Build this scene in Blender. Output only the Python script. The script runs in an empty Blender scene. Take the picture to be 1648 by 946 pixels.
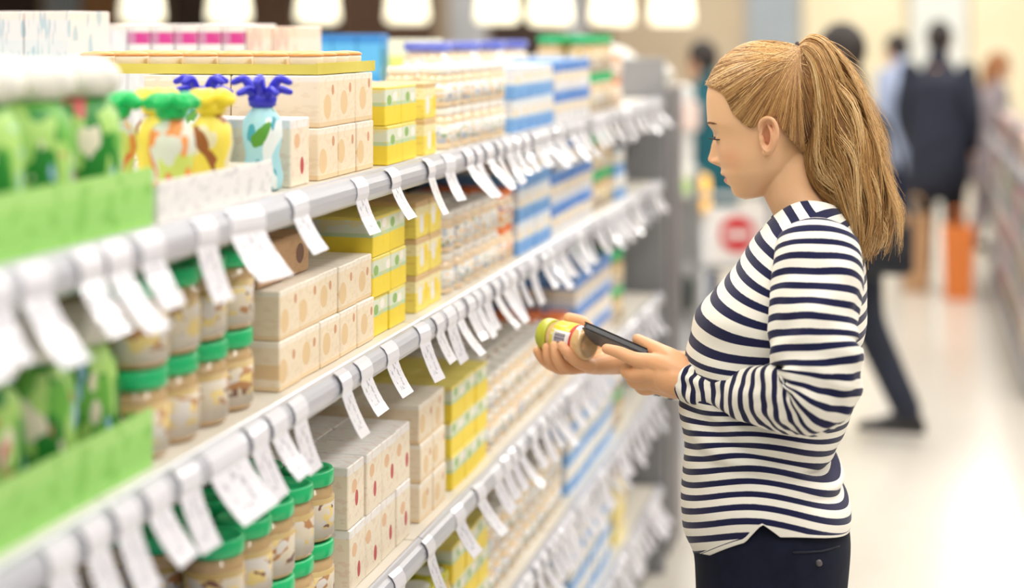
import bpy, math, random
import numpy as np
from mathutils import Vector, noise

# ------------------------------------------------------------------ camera, world, lights
SC = bpy.context.scene
COL = SC.collection
FPX, VPX, HOR, CAMZ = 2600.0, 1465.0, 52.0, 1.68
PSI = math.atan((VPX - 824.0) / FPX)
SP, CP = math.sin(PSI), math.cos(PSI)
cam_d = bpy.data.cameras.new('camera')
cam_d.sensor_width = 36.0
cam_d.lens = FPX / 1648.0 * 36.0
cam_d.shift_y = -(473.0 - HOR) / 1648.0
cam_d.clip_end = 100
cam_d.dof.use_dof = True
cam_d.dof.focus_distance = 2.345
cam_d.dof.aperture_fstop = cam_d.lens / 1000.0 / 0.036
cam = bpy.data.objects.new('camera', cam_d)
cam.location = (0, 0, CAMZ)
cam.rotation_euler = (math.pi / 2, 0, PSI)
COL.objects.link(cam)
SC.camera = cam

SC.view_settings.view_transform = 'Standard'
SC.view_settings.look = 'None'
SC.view_settings.gamma = 1.0
SC.view_settings.use_curve_mapping = False
SC.view_settings.exposure = 0.0

world = bpy.data.worlds.new('world')
SC.world = world
world.use_nodes = True
bgn = world.node_tree.nodes['Background']
bgn.inputs[0].default_value = (1.0, 0.985, 0.97, 1)
bgn.inputs[1].default_value = 0.30

LIGHT_ROWS = [(-4.2, 0.9), (-1.5, 1.0), (0.75, 1.1), (2.6, 1.0)]   # x of the ceiling light strips, relative strength
CEIL = 3.7
for lx, ls in LIGHT_ROWS:
    ld = bpy.data.lights.new('strip_light', 'AREA')
    ld.shape = 'RECTANGLE'
    ld.size, ld.size_y = 0.42, 20.0
    ld.energy = 246.0 * ls
    ld.color = (1.0, 0.97, 0.93)
    lo = bpy.data.objects.new('strip_light', ld)
    lo.location = (lx, 8.5, CEIL - 0.075)
    COL.objects.link(lo)


# ------------------------------------------------------------------ helpers: measuring from the photograph
def Wp(px, py, Y):
    """world point on the plane Y that the photograph shows at (px, py)"""
    t = (px - 824.0) / FPX
    X = Y * (t * CP - SP) / (CP + t * SP)
    d = Y * CP - X * SP
    return np.array([X, Y, CAMZ - (py - HOR) * d / FPX])


def YatX(px, X):
    t = (px - 824.0) / FPX
    return X * (CP + t * SP) / (t * CP - SP)


def dist(px_h, h):
    """optical distance of a point h below eye height seen px_h pixels under the horizon"""
    return FPX * h / px_h


def Wd(px, py, d):
    """world point at optical distance d"""
    r = (px - 824.0) / FPX * d
    X = r * CP - d * SP
    Y = r * SP + d * CP
    return np.array([X, Y, CAMZ - (py - HOR) * d / FPX])


YW = 2.434                                   # the woman's midline


def W(px, py, yo=0.0):
    return Wp(px, py, YW + yo)


# ------------------------------------------------------------------ helpers: materials
MATS = {}


def srgb(r, g, b):
    f = lambda c: ((c / 255.0 + 0.055) / 1.055) ** 2.4 if c > 10 else c / 255.0 / 12.92
    return (f(r), f(g), f(b), 1.0)


def mat(name, col, rough=0.5, metal=0.0, spec=0.5, trans=0.0, coat=0.0, emit=None, estr=0.0):
    if name in MATS:
        return MATS[name]
    m = bpy.data.materials.new(name)
    m.use_nodes = True
    b = m.node_tree.nodes['Principled BSDF']
    b.inputs['Base Color'].default_value = col
    b.inputs['Roughness'].default_value = rough
    b.inputs['Metallic'].default_value = metal
    b.inputs['Specular IOR Level'].default_value = spec
    b.inputs['Transmission Weight'].default_value = trans
    b.inputs['Coat Weight'].default_value = coat
    if emit:
        b.inputs['Emission Color'].default_value = emit
        b.inputs['Emission Strength'].default_value = estr
    MATS[name] = m
    return m


class NT:
    """small node-tree writer"""
    def __init__(s, m):
        s.m = m; s.t = m.node_tree; s.n = s.t.nodes; s.l = s.t.links
        s.b = s.n['Principled BSDF']

    def node(s, typ, **kw):
        n = s.n.new(typ)
        for k, v in kw.items():
            setattr(n, k, v)
        return n

    def put(s, sock, v):
        if isinstance(v, bpy.types.NodeSocket):
            s.l.new(v, sock)
        else:
            sock.default_value = v

    def math(s, op, a, b=0.0, c=0.0):
        n = s.node('ShaderNodeMath', operation=op)
        s.put(n.inputs[0], a); s.put(n.inputs[1], b); s.put(n.inputs[2], c)
        return n.outputs[0]

    def mix(s, f, a, b):
        n = s.node('ShaderNodeMix', data_type='RGBA')
        s.put(n.inputs[0], f); s.put(n.inputs[6], a); s.put(n.inputs[7], b)
        return n.outputs[2]

    def gen(s, kind='Generated'):
        c = s.node('ShaderNodeTexCoord')
        x = s.node('ShaderNodeSeparateXYZ')
        s.l.new(c.outputs[kind], x.inputs[0])
        return x.outputs[0], x.outputs[1], x.outputs[2], c.outputs[kind]

    def noise(s, vec, scale, detail=2.0, rough=0.5):
        n = s.node('ShaderNodeTexNoise')
        if vec is not None:
            s.l.new(vec, n.inputs['Vector'])
        n.inputs['Scale'].default_value = scale
        n.inputs['Detail'].default_value = detail
        n.inputs['Roughness'].default_value = rough
        return n.outputs['Fac'], n.outputs['Color']

    def band(s, v, a, b):
        return s.math('MULTIPLY', s.math('GREATER_THAN', v, a), s.math('LESS_THAN', v, b))

    def color(s, c):
        s.put(s.b.inputs['Base Color'], c)

    def randoff(s):
        o = s.node('ShaderNodeObjectInfo')
        return o.outputs['Random']

    def bump(s, h, strength=0.3, distance=0.01):
        n = s.node('ShaderNodeBump')
        n.inputs['Strength'].default_value = strength
        n.inputs['Distance'].default_value = distance
        s.put(n.inputs['Height'], h)
        s.l.new(n.outputs[0], s.b.inputs['Normal'])


def noisy(name, c1, c2, scale=6.0, rough=0.5, kind='Object', detail=3.0, lo=0.35, hi=0.65, **kw):
    if name in MATS:
        return MATS[name]
    m = mat(name, c1, rough, **kw)
    t = NT(m)
    _, _, _, v = t.gen(kind)
    f, _ = t.noise(v, scale, detail)
    mr = t.node('ShaderNodeMapRange')
    t.put(mr.inputs[0], f); mr.inputs[1].default_value = lo; mr.inputs[2].default_value = hi
    t.color(t.mix(mr.outputs[0], c1, c2))
    return m


def print_mat(name, bands, blobs=(), axis=2, rough=0.45, speck=None):
    """printed carton: colour bands along an axis of the box, coloured blobs, small type-like specks"""
    if name in MATS:
        return MATS[name]
    m = mat(name, bands[0][1], rough)
    t = NT(m)
    gx, gy, gz, gv = t.gen('Generated')
    ax = (gx, gy, gz)[axis]
    c = bands[0][1]
    for lo, colr in bands[1:]:
        c = t.mix(t.math('GREATER_THAN', ax, lo), c, colr)
    if speck:
        sc, colr, amt = speck
        mp = t.node('ShaderNodeMapping')
        mp.inputs['Scale'].default_value = sc
        t.l.new(gv, mp.inputs[0])
        f, _ = t.noise(mp.outputs[0], 1.0, 1.0)
        c = t.mix(t.math('MULTIPLY', t.math('GREATER_THAN', f, 0.58), amt), c, colr)
    rnd = t.randoff() if blobs else None
    for bi_, (cx, cz, rx, rz, colr) in enumerate(blobs):
        ry = t.math('SUBTRACT', t.math('FRACT', t.math('MULTIPLY', rnd, 7.3 + 5.1 * bi_)), 0.5)
        rz_ = t.math('SUBTRACT', t.math('FRACT', t.math('MULTIPLY', rnd, 13.7 + 3.3 * bi_)), 0.5)
        dy = t.math('DIVIDE', t.math('SUBTRACT', gy, t.math('MULTIPLY_ADD', ry, 0.30, cx)), rx)
        dz = t.math('DIVIDE', t.math('SUBTRACT', gz, t.math('MULTIPLY_ADD', rz_, 0.16, cz)), rz)
        r2 = t.math('ADD', t.math('MULTIPLY', dy, dy), t.math('MULTIPLY', dz, dz))
        c = t.mix(t.math('LESS_THAN', r2, 1.0), c, colr)
    t.color(c)
    return m


# ------------------------------------------------------------------ helpers: meshes
def mesh(name, V, F, smooth=True):
    me = bpy.data.meshes.new(name)
    V = np.asarray(V, np.float32).reshape(-1, 3)
    me.vertices.add(len(V))
    me.vertices.foreach_set('co', V.ravel())
    if isinstance(F, np.ndarray):
        tot = np.full(len(F), F.shape[1], np.int32)
        li = F.astype(np.int32).ravel()
    else:
        tot = np.array([len(f) for f in F], np.int32)
        li = np.array([i for f in F for i in f], np.int32)
    me.loops.add(len(li))
    me.loops.foreach_set('vertex_index', li)
    me.polygons.add(len(tot))
    me.polygons.foreach_set('loop_start', np.concatenate([[0], np.cumsum(tot)[:-1]]).astype(np.int32))
    me.update(calc_edges=True)
    me.polygons.foreach_set('use_smooth', np.full(len(tot), bool(smooth)))
    return me


def obj(name, me, m=None, parent=None, loc=None):
    o = bpy.data.objects.new(name, me)
    COL.objects.link(o)
    if m is not None and me is not None:
        if len(me.materials) == 0:
            me.materials.append(m)
    if parent is not None:
        o.parent = parent
    if loc is not None:
        o.location = loc
    return o


def tag(o, label, cat, group=None):
    o['label'] = label
    o['category'] = cat
    if group:
        o['group'] = group
    return o


def struct(o):
    o['kind'] = 'structure'
    return o


def empty(name, loc=(0, 0, 0), rz=0.0):
    o = bpy.data.objects.new(name, None)
    o.empty_display_size = 0.05
    COL.objects.link(o)
    o.location = loc
    o.rotation_euler = (0, 0, rz)
    return o


class MB:
    """collects shapes into one mesh"""
    def __init__(s):
        s.V = []; s.F = []

    def add(s, V, F):
        k = len(s.V)
        s.V += [tuple(map(float, v)) for v in V]
        s.F += [tuple(i + k for i in f) for f in F]
        return s

    def box(s, x0, x1, y0, y1, z0, z1, bev=0.0):
        if bev <= 0:
            V = [(x0, y0, z0), (x1, y0, z0), (x1, y1, z0), (x0, y1, z0), (x0, y0, z1), (x1, y0, z1), (x1, y1, z1), (x0, y1, z1)]
            F = [(0, 3, 2, 1), (4, 5, 6, 7), (0, 1, 5, 4), (1, 2, 6, 5), (2, 3, 7, 6), (3, 0, 4, 7)]
            return s.add(V, F)
        b = bev
        def rect(i, z):
            return [(x0 + i + b, y0 + i, z), (x1 - i - b, y0 + i, z), (x1 - i, y0 + i + b, z), (x1 - i, y1 - i - b, z),
                    (x1 - i - b, y1 - i, z), (x0 + i + b, y1 - i, z), (x0 + i, y1 - i - b, z), (x0 + i, y0 + i + b, z)]
        R = [rect(b, z0), rect(0, z0 + b), rect(0, z1 - b), rect(b, z1)]
        V = sum(R, [])
        F = []
        for r in range(3):
            for i in range(8):
                j = (i + 1) % 8
                F.append((r * 8 + i, r * 8 + j, r * 8 + 8 + j, r * 8 + 8 + i))
        F.append(tuple(range(7, -1, -1)))
        F.append(tuple(range(24, 32)))
        return s.add(V, F)

    def lathe(s, prof, seg=20, c=(0, 0, 0)):
        V = []; F = []
        for (r, z) in prof:
            for i in range(seg):
                a = 2 * math.pi * i / seg
                V.append((c[0] + r * math.cos(a), c[1] + r * math.sin(a), c[2] + z))
        n = len(prof)
        for k in range(n - 1):
            for i in range(seg):
                j = (i + 1) % seg
                F.append((k * seg + i, k * seg + j, k * seg + seg + j, k * seg + seg + i))
        F.append(tuple(range(seg - 1, -1, -1)))
        F.append(tuple(range((n - 1) * seg, n * seg)))
        return s.add(V, F)

    def tube(s, P, R, seg=12, cap=3):
        V, F = limb(P, R, seg, cap)
        return s.add(V, F)

    def prism(s, poly, y0, y1):
        """closed (x, z) outline drawn out along Y"""
        n = len(poly)
        V = [(x, y0, z) for x, z in poly] + [(x, y1, z) for x, z in poly]
        F = [(i, (i + 1) % n, n + (i + 1) % n, n + i) for i in range(n)]
        F += [tuple(range(n - 1, -1, -1)), tuple(range(n, 2 * n))]
        return s.add(V, F)

    def ell(s, c, r, nu=14, nv=10, rot=None):
        V = []; F = []
        for j in range(nv + 1):
            ph = math.pi * j / nv
            for i in range(nu):
                th = 2 * math.pi * i / nu
                p = np.array([r[0] * math.sin(ph) * math.cos(th), r[1] * math.sin(ph) * math.sin(th), r[2] * math.cos(ph)])
                if rot is not None:
                    p = rot @ p
                V.append(p + np.array(c))
        for j in range(nv):
            for i in range(nu):
                k = (i + 1) % nu
                F.append((j * nu + i, j * nu + nu + i, j * nu + nu + k, j * nu + k))
        return s.add(V, F)

    def build(s, name, m=None, parent=None, smooth=False):
        return obj(name, mesh(name, s.V, s.F, smooth), m, parent)

    def data(s, name, m, smooth=False):
        me = mesh(name, s.V, s.F, smooth)
        me.materials.append(m)
        return me


def loft(rings, cap=True):
    n = len(rings[0]); V = []; F = []
    for r in rings:
        V += [tuple(p) for p in r]
    for k in range(len(rings) - 1):
        for i in range(n):
            j = (i + 1) % n
            F.append((k * n + i, k * n + j, k * n + n + j, k * n + n + i))
    if cap:
        for k, rev in ((0, True), (len(rings) - 1, False)):
            c = np.mean(np.array(rings[k]), axis=0)
            ci = len(V); V.append(tuple(c))
            for i in range(n):
                j = (i + 1) % n
                F.append((k * n + j, k * n + i, ci) if rev else (k * n + i, k * n + j, ci))
    return V, F


def catmull(P, n):
    P = np.array(P, float)
    if len(P) == 2:
        t = np.linspace(0, 1, n)[:, None]
        return P[0] * (1 - t) + P[1] * t
    Q = np.vstack([2 * P[0] - P[1], P, 2 * P[-1] - P[-2]])
    out = []
    m = len(P) - 1
    for u in np.linspace(0, m, n):
        k = min(int(u), m - 1); t = u - k
        a, b, c, d = Q[k], Q[k + 1], Q[k + 2], Q[k + 3]
        out.append(0.5 * ((2 * b) + (-a + c) * t + (2 * a - 5 * b + 4 * c - d) * t * t + (-a + 3 * b - 3 * c + d) * t ** 3))
    return np.array(out)


def frames(C, up=(0, 1, 0)):
    """tangent / side frames along a curve, parallel transported"""
    C = np.array(C)
    T = np.gradient(C, axis=0)
    T /= np.linalg.norm(T, axis=1)[:, None] + 1e-12
    u = np.array(up, float)
    u = u - T[0] * (u @ T[0])
    if np.linalg.norm(u) < 1e-4:
        u = np.array([1.0, 0, 0]) - T[0] * T[0][0]
    u /= np.linalg.norm(u)
    U = [u]
    for k in range(1, len(C)):
        u = U[-1] - T[k] * (U[-1] @ T[k])
        u /= np.linalg.norm(u)
        U.append(u)
    U = np.array(U)
    return T, U, np.cross(T, U)


def limb(P, R, seg=12, cap=3, n=None):
    """smooth tapered tube with rounded ends"""
    n = n or max(2, (len(P) - 1) * 5 + 1)
    C = catmull(P, n)
    r = np.interp(np.linspace(0, len(P) - 1, n), range(len(P)), R)
    T, U, B = frames(C, (0.3, 0.9, 0.2))
    rings = []
    ang = np.linspace(0, 2 * math.pi, seg, endpoint=False)
    def ring(c, u, b, rr):
        return c + rr * (np.cos(ang)[:, None] * u + np.sin(ang)[:, None] * b)
    for k in range(cap, 0, -1):
        a = math.pi / 2 * k / (cap + 0.3)
        rings.append(ring(C[0] - T[0] * r[0] * math.sin(a), U[0], B[0], r[0] * math.cos(a)))
    for k in range(n):
        rings.append(ring(C[k], U[k], B[k], r[k]))
    for k in range(1, cap + 1):
        a = math.pi / 2 * k / (cap + 0.3)
        rings.append(ring(C[-1] + T[-1] * r[-1] * math.sin(a), U[-1], B[-1], r[-1] * math.cos(a)))
    return loft(rings)


def union(mb, voxel, smooth_it=4, factor=0.5):
    """one continuous skin around overlapping shapes"""
    me = mesh('tmp', mb.V, mb.F, False)
    o = obj('tmp', me)
    md = o.modifiers.new('r', 'REMESH')
    md.mode = 'VOXEL'; md.voxel_size = voxel; md.adaptivity = 0.0
    if smooth_it:
        sm = o.modifiers.new('s', 'SMOOTH')
        sm.factor = factor; sm.iterations = smooth_it
    dg = bpy.context.evaluated_depsgraph_get()
    dg.update()
    ev = o.evaluated_get(dg).to_mesh()
    nv = len(ev.vertices)
    V = np.empty(nv * 3, np.float32)
    ev.vertices.foreach_get('co', V)
    V = V.reshape(-1, 3).copy()
    np_ = len(ev.polygons)
    tot = np.empty(np_, np.int32); ev.polygons.foreach_get('loop_total', tot)
    li = np.empty(int(tot.sum()), np.int32); ev.loops.foreach_get('vertex_index', li)
    F = li.reshape(-1, 4) if (tot == 4).all() else [tuple(q) for q in np.split(li, np.cumsum(tot)[:-1])]
    bpy.data.objects.remove(o)
    bpy.data.meshes.remove(me)
    return V, F


def point_color(me, C):
    a = me.color_attributes.new('Col', 'FLOAT_COLOR', 'POINT')
    a.data.foreach_set('color', np.asarray(C, np.float32).ravel())


def float_attr(me, name, A):
    a = me.attributes.new(name, 'FLOAT', 'POINT')
    a.data.foreach_set('value', np.asarray(A, np.float32).ravel())


# ------------------------------------------------------------------ the setting
YB = 19.0
m_floor = mat('floor_tile', srgb(222, 216, 204), 0.22, spec=0.5)
t = NT(m_floor)
gx, gy, gz, gv = t.gen('Object')
f1, _ = t.noise(gv, 0.9, 3.0)
f2, _ = t.noise(gv, 14.0, 2.0)
ff = t.math('ADD', t.math('MULTIPLY', f1, 0.7), t.math('MULTIPLY', f2, 0.3))
t.color(t.mix(ff, srgb(222, 218, 209), srgb(200, 193, 181)))
struct(MB().box(-14, 9, -3.5, YB + 0.2, -0.1, 0).build('floor', m_floor))

m_ceil = noisy('ceiling_paint', srgb(225, 222, 215), srgb(210, 206, 198), 1.0, 0.8)
struct(MB().box(-14, 9, -1.5, YB + 0.2, CEIL, CEIL + 0.1).build('ceiling', m_ceil))

m_brown = noisy('brown_wall', srgb(124, 96, 78), srgb(104, 78, 62), 1.2, 0.6)
m_beige = noisy('beige_wall', srgb(206, 190, 164), srgb(190, 172, 148), 0.8, 0.7)
wb = struct(MB().box(-14, 9, YB, YB + 0.2, 0, CEIL).build('wall_back', m_beige))
struct(MB().box(8.8, 9, -1.5, YB, 0, CEIL).build('wall_right', m_beige))
struct(MB().box(-14, -13.8, -1.5, YB, 0, CEIL).build('wall_left', m_brown))
# broad panels of the far wall, brown on the left, pale and cream shopfronts on the right
m_cream = noisy('cream_panel', srgb(240, 230, 200), srgb(228, 216, 184), 0.8, 0.6)
m_pale = noisy('pale_panel', srgb(232, 234, 230), srgb(214, 220, 218), 0.8, 0.6)
m_bluegrey = noisy('blue_grey_panel', srgb(176, 186, 194), srgb(150, 160, 170), 0.8, 0.6)
m_tan = noisy('tan_panel', srgb(188, 142, 96), srgb(150, 104, 66), 1.2, 0.6)
m_dark = noisy('dark_panel', srgb(84, 66, 56), srgb(62, 48, 42), 1.2, 0.6)
wall_cols = [(-13.7, -11.0, m_dark), (-10.9, -10.45, m_bluegrey), (-10.4, -9.9, m_tan), (-9.85, -9.2, m_brown), (-9.15, -8.3, m_dark),
             (-8.25, -7.5, m_brown), (-7.45, -6.9, m_dark), (-6.85, -5.65, m_brown), (-4.95, -4.25, m_dark), (-4.2, -3.45, m_brown),
             (-1.85, -1.25, m_bluegrey), (-1.2, -0.05, m_cream), (0.0, 0.62, m_pale), (0.66, 1.9, m_cream), (1.95, 3.4, m_pale), (3.5, 6.5, m_cream)]
for x0, x1, mm in wall_cols:
    MB().box(x0, x1, YB - 0.06, YB - 0.002, 0.25, 3.4, 0.008).build('wall_panel', mm, wb)
# grey columns in front of the brown wall
m_col = noisy('column_grey', srgb(176, 178, 184), srgb(160, 162, 168), 2.0, 0.5)
for i, (pa, pb, dd) in enumerate([(722, 776, 15.5), (908, 937, 16.5)]):
    a = Wd(pa, 60, dd); b = Wd(pb, 60, dd)
    mb = MB().box(a[0], b[0], a[1], a[1] + 0.3, 0, CEIL, 0.02)
    mb.box(a[0] - 0.03, b[0] + 0.03, a[1] - 0.03, a[1] + 0.33, 0, 0.12, 0.01)
    struct(mb.build('column_%d' % (i + 1), m_col))

# ceiling light strips (they carry the light sources set up at the top)
m_house = mat('light_housing', srgb(235, 235, 235), 0.4)
m_diff = mat('light_diffuser', srgb(255, 250, 240), 0.5, emit=(1, 0.95, 0.87, 1), estr=1.2)
pos = ['furthest to the left', 'above the left shelves', 'above the aisle', 'furthest to the right']
for (lx, ls), wds in zip(LIGHT_ROWS, pos):
    e = empty('ceiling_light', (lx, 8.5, CEIL))
    MB().box(-0.26, 0.26, -10.1, 10.1, -0.05, 0, 0.008).build('housing', m_house, e)
    MB().box(-0.22, 0.22, -10.02, 10.02, -0.062, -0.05, 0.003).build('diffuser', m_diff, e)
    tag(e, 'long white strip light on the ceiling, ' + wds, 'ceiling light', 'ceiling strip lights')

# row of glowing pendant lamps over the far counter
m_shade = mat('lamp_glass', srgb(255, 250, 225), 0.35, emit=(1.0, 0.93, 0.70, 1), estr=1.5)
m_cap = mat('lamp_cap', srgb(90, 84, 78), 0.4, 0.6)
shade_me = MB().lathe([(0.02, 0.50), (0.07, 0.49), (0.115, 0.40), (0.145, 0.25), (0.165, 0.08), (0.168, 0.035), (0.16, 0.012), (0.135, 0.0), (0.02, 0.0)], 28).data('shade', m_shade, True)
cap_me = MB().lathe([(0.012, 0.60), (0.03, 0.59), (0.045, 0.50), (0.075, 0.485), (0.02, 0.48)], 16).data('cap', m_cap, True)
cord_me = MB().lathe([(0.006, 0.59), (0.006, CEIL - 1.73)], 8).data('cord', m_cap)
lampx = [228, 368, 511, 655, 800, 885, 985, 1081]
ords = ['leftmost', 'second from the left', 'third from the left', 'fourth from the left', 'fourth from the right',
        'third from the right', 'second from the right', 'rightmost']
for i, px in enumerate(lampx):
    p = Wd(px, 36 if i < 5 else 39, 12.8 if i < 7 else 12.5)
    e = empty('pendant_lamp', p)
    obj('shade', shade_me, None, e); obj('cap', cap_me, None, e)
    o = obj('cord', cord_me, None, e)
    o.scale = (1, 1, (CEIL - p[2]) / (CEIL - 1.73))
    tag(e, 'glowing cream bell-shaped pendant lamp above the shelves, %s of the row' % ords[i], 'pendant lamp', 'pendant lamps over the far counter')

# ------------------------------------------------------------------ the shelf run on the left
RS = random.Random(11)
XF = -0.76                                   # front of the shelves
LEV = [1.475, 1.22, 0.875, 0.59, 0.28]       # heights of the shelf boards
Y0, Y1 = 0.55, 4.95
BAYS = [0.55, 1.45, 2.45, 3.45, 4.35, 4.95]
m_steel = mat('shelf_steel', srgb(226, 226, 228), 0.35, 0.1)
m_board = noisy('shelf_board_white', srgb(236, 232, 222), srgb(222, 216, 204), 3.0, 0.5)
m_rail = mat('price_rail_grey', srgb(186, 188, 198), 0.28, 0.0, coat=0.3)
m_panel = noisy('shelf_back_shade', srgb(58, 52, 52), srgb(42, 38, 40), 3.0, 0.6)  # near-black panel colour stands in for the shadow in the shelf gaps
m_grey = noisy('end_panel_grey', srgb(150, 150, 152), srgb(132, 132, 136), 3.0, 0.5)
gon = empty('shelf_unit', (XF - 0.45, (Y0 + Y1) / 2, 0))
tag(gon, 'long white supermarket shelf unit with grey price rails running down the left', 'shelf unit')
gx0, gy0 = XF - 0.45, (Y0 + Y1) / 2


def gpart(mb, name, m, parent=None):
    o = mb.build(name, m, parent or gon)
    if parent is None:
        o.location = (-gx0, -gy0, 0)
    return o


for k in range(5):
    ya, yb = BAYS[k], BAYS[k + 1]
    gpart(MB().box(gx0 - 0.02, gx0 + 0.02, ya + 0.002, yb - 0.002, 0.1, 1.452), 'back_panel', m_panel)
    gpart(MB().box(gx0 - 0.45, gx0 + 0.42, ya, yb, 0.0, 0.1, 0.004), 'base_plinth', m_grey)
    for z in LEV:
        o = gpart(MB().box(gx0 + 0.021, XF - 0.001, ya + 0.002, yb - 0.002, z - 0.022, z, 0.002), 'shelf_board', m_board)
        prof = [(XF, z + 0.004), (XF + 0.004, z + 0.006)]
        for j in range(9):
            a = math.pi / 2 - math.pi * j / 8
            prof.append((XF + 0.006 + 0.017 * math.cos(a), z - 0.016 + 0.020 * math.sin(a)))
        prof.append((XF, z - 0.036))
        r = gpart(MB().prism(prof[::-1], ya + 0.001, yb - 0.001), 'price_rail', m_rail, o)
    # far side of the double unit: top board only is seen
    gpart(MB().box(gx0 - 0.44, gx0 - 0.021, ya + 0.002, yb - 0.002, LEV[0] - 0.022, LEV[0], 0.002), 'shelf_board', m_board)
for y in BAYS:
    gpart(MB().box(gx0 - 0.025, gx0 + 0.025, y - 0.015, y + 0.015, 0.1, 1.452), 'upright_post', m_grey)
gpart(MB().box(gx0 - 0.45, XF + 0.02, Y1 + 0.02, Y1 + 0.05, 0.0, 1.60, 0.004), 'end_panel', m_grey)

# ---- price tags hooked over the rails, each leaning out
m_tag = mat('tag_paper', srgb(226, 226, 235), 0.35, coat=0.4)
t = NT(m_tag)
gx, gy, gz, gv = t.gen('Generated')
mp = t.node('ShaderNodeMapping'); mp.inputs['Scale'].default_value = (0, 7, 11)
t.l.new(gv, mp.inputs[0])
fn, _ = t.noise(mp.outputs[0], 1.0, 1.0)
msk = t.math('MULTIPLY', t.math('GREATER_THAN', fn, 0.60), t.math('MULTIPLY', t.band(gz, 0.12, 0.6), t.band(gy, 0.12, 0.88)))
t.color(t.mix(t.math('MULTIPLY', msk, 0.6), srgb(226, 226, 235), srgb(120, 120, 140)))


def tag_mesh(w, h, lean):
    prof = []
    for j in range(5):
        a = math.radians(70 - 100 * j / 4)
        prof.append((0.006 + 0.0185 * math.cos(a), -0.016 + 0.0215 * math.sin(a)))
    x, z = prof[-1]
    for j in range(1, 5):
        u = j / 4
        prof.append((x + h * u * math.sin(lean) * (0.6 + 0.4 * u), z - h * u * math.cos(lean)))
    n = len(prof)
    V = []; F = []
    for (px_, pz) in prof:
        for yy in (-w / 2, w / 2):
            V.append((px_, yy, pz))
            V.append((px_ + 0.0009, yy, pz + 0.0002))
    for k in range(n - 1):
        a = 4 * k; b = 4 * (k + 1)
        F += [(a + 1, a + 3, b + 3, b + 1), (a, b, b + 2, a + 2), (a, a + 1, b + 1, b), (a + 2, b + 2, b + 3, a + 3)]
    F += [(0, 2, 3, 1), (4 * n - 4, 4 * n - 3, 4 * n - 1, 4 * n - 2)]
    me = mesh('price_tag', V, F, False)
    me.materials.append(m_tag)
    return me


tag_small = [tag_mesh(0.046, 0.050 + 0.006 * k, math.radians(l)) for k, l in enumerate((26, 32, 20, 36))]
tag_big = tag_mesh(0.085, 0.062, math.radians(34))
T_ = ['', '', 'twenty', 'thirty', 'forty', 'fifty']
U_ = ['first', 'second', 'third', 'fourth', 'fifth', 'sixth', 'seventh', 'eighth', 'ninth', 'tenth', 'eleventh', 'twelfth', 'thirteenth', 'fourteenth', 'fifteenth', 'sixteenth', 'seventeenth', 'eighteenth', 'nineteenth']
NTH = U_ + [(T_[k // 10][:-1] + 'ieth') if k % 10 == 0 else T_[k // 10] + '-' + U_[k % 10 - 1] for k in range(20, 60)]
rail_names = ['top shelf', 'second shelf from the top', 'third shelf from the top', 'fourth shelf from the top', 'lowest shelf']
near_x = {0: [-60, -15, 55, 140, 185, 240, 330, (395, 1), 478, 580, 632, 690, 722, 752],
          1: [95, 150, 200, 250, 300, (362, 1), 412, 445, 480, 552, 585, 628, 680, 705],
          2: [640, 690, 738, 772, 800], 3: [], 4: []}
for lv, z in enumerate(LEV):
    ys = []
    for e in near_x[lv]:
        big = isinstance(e, tuple)
        ys.append((YatX(e[0] if big else e, XF + 0.02), big))
    y = (ys[-1][0] if ys else (2.2 if lv == 3 else 2.6)) + 0.07
    while y < Y1 - 0.06:
        ys.append((y, False))
        y += RS.choice([0.052, 0.056, 0.06, 0.066, 0.08, 0.10 if y > 3 else 0.07])
    for ti, (y, big) in enumerate(ys):
        o = obj('price_tag', tag_big if big else RS.choice(tag_small))
        o.location = (XF + 0.0005, y, z)
        o.rotation_euler = (RS.uniform(-0.05, 0.05), RS.uniform(-0.10, 0.04), RS.uniform(-0.08, 0.08))
        if big:
            tag(o, 'large wide white price tag leaning out from the rail of the %s' % ('top shelf' if lv == 0 else 'second shelf'), 'price tag')
        else:
            tag(o, 'narrow white price tag on the rail of the %s, %s from the left' % (rail_names[lv].replace(' from the top', ''), NTH[ti]), 'price tag', 'price tags on the ' + rail_names[lv])

# ------------------------------------------------------------------ goods: one builder per kind, copies share mesh data
WHITE = srgb(246, 244, 240)
ORD = ['first', 'second', 'third', 'fourth', 'fifth', 'sixth', 'seventh', 'eighth', 'ninth', 'tenth', 'eleventh', 'twelfth', 'thirteenth', 'fourteenth', 'fifteenth', 'sixteenth', 'seventeenth', 'eighteenth', 'nineteenth', 'twentieth']
KINDS = {}


def kind(name, size, parts):
    KINDS[name] = (size, parts)


def put(kname, loc, label, cat, group=None, rz=0.0, scale=None):
    size, parts = KINDS[kname]
    root = None
    for pn, me in parts:
        o = bpy.data.objects.new(pn, me)
        COL.objects.link(o)
        if root is None:
            root = o
            o.location = loc
            o.rotation_euler = (0, 0, rz)
            if scale:
                o.scale = scale
        else:
            o.parent = root
    tag(root, label, cat, group)
    return root


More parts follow.
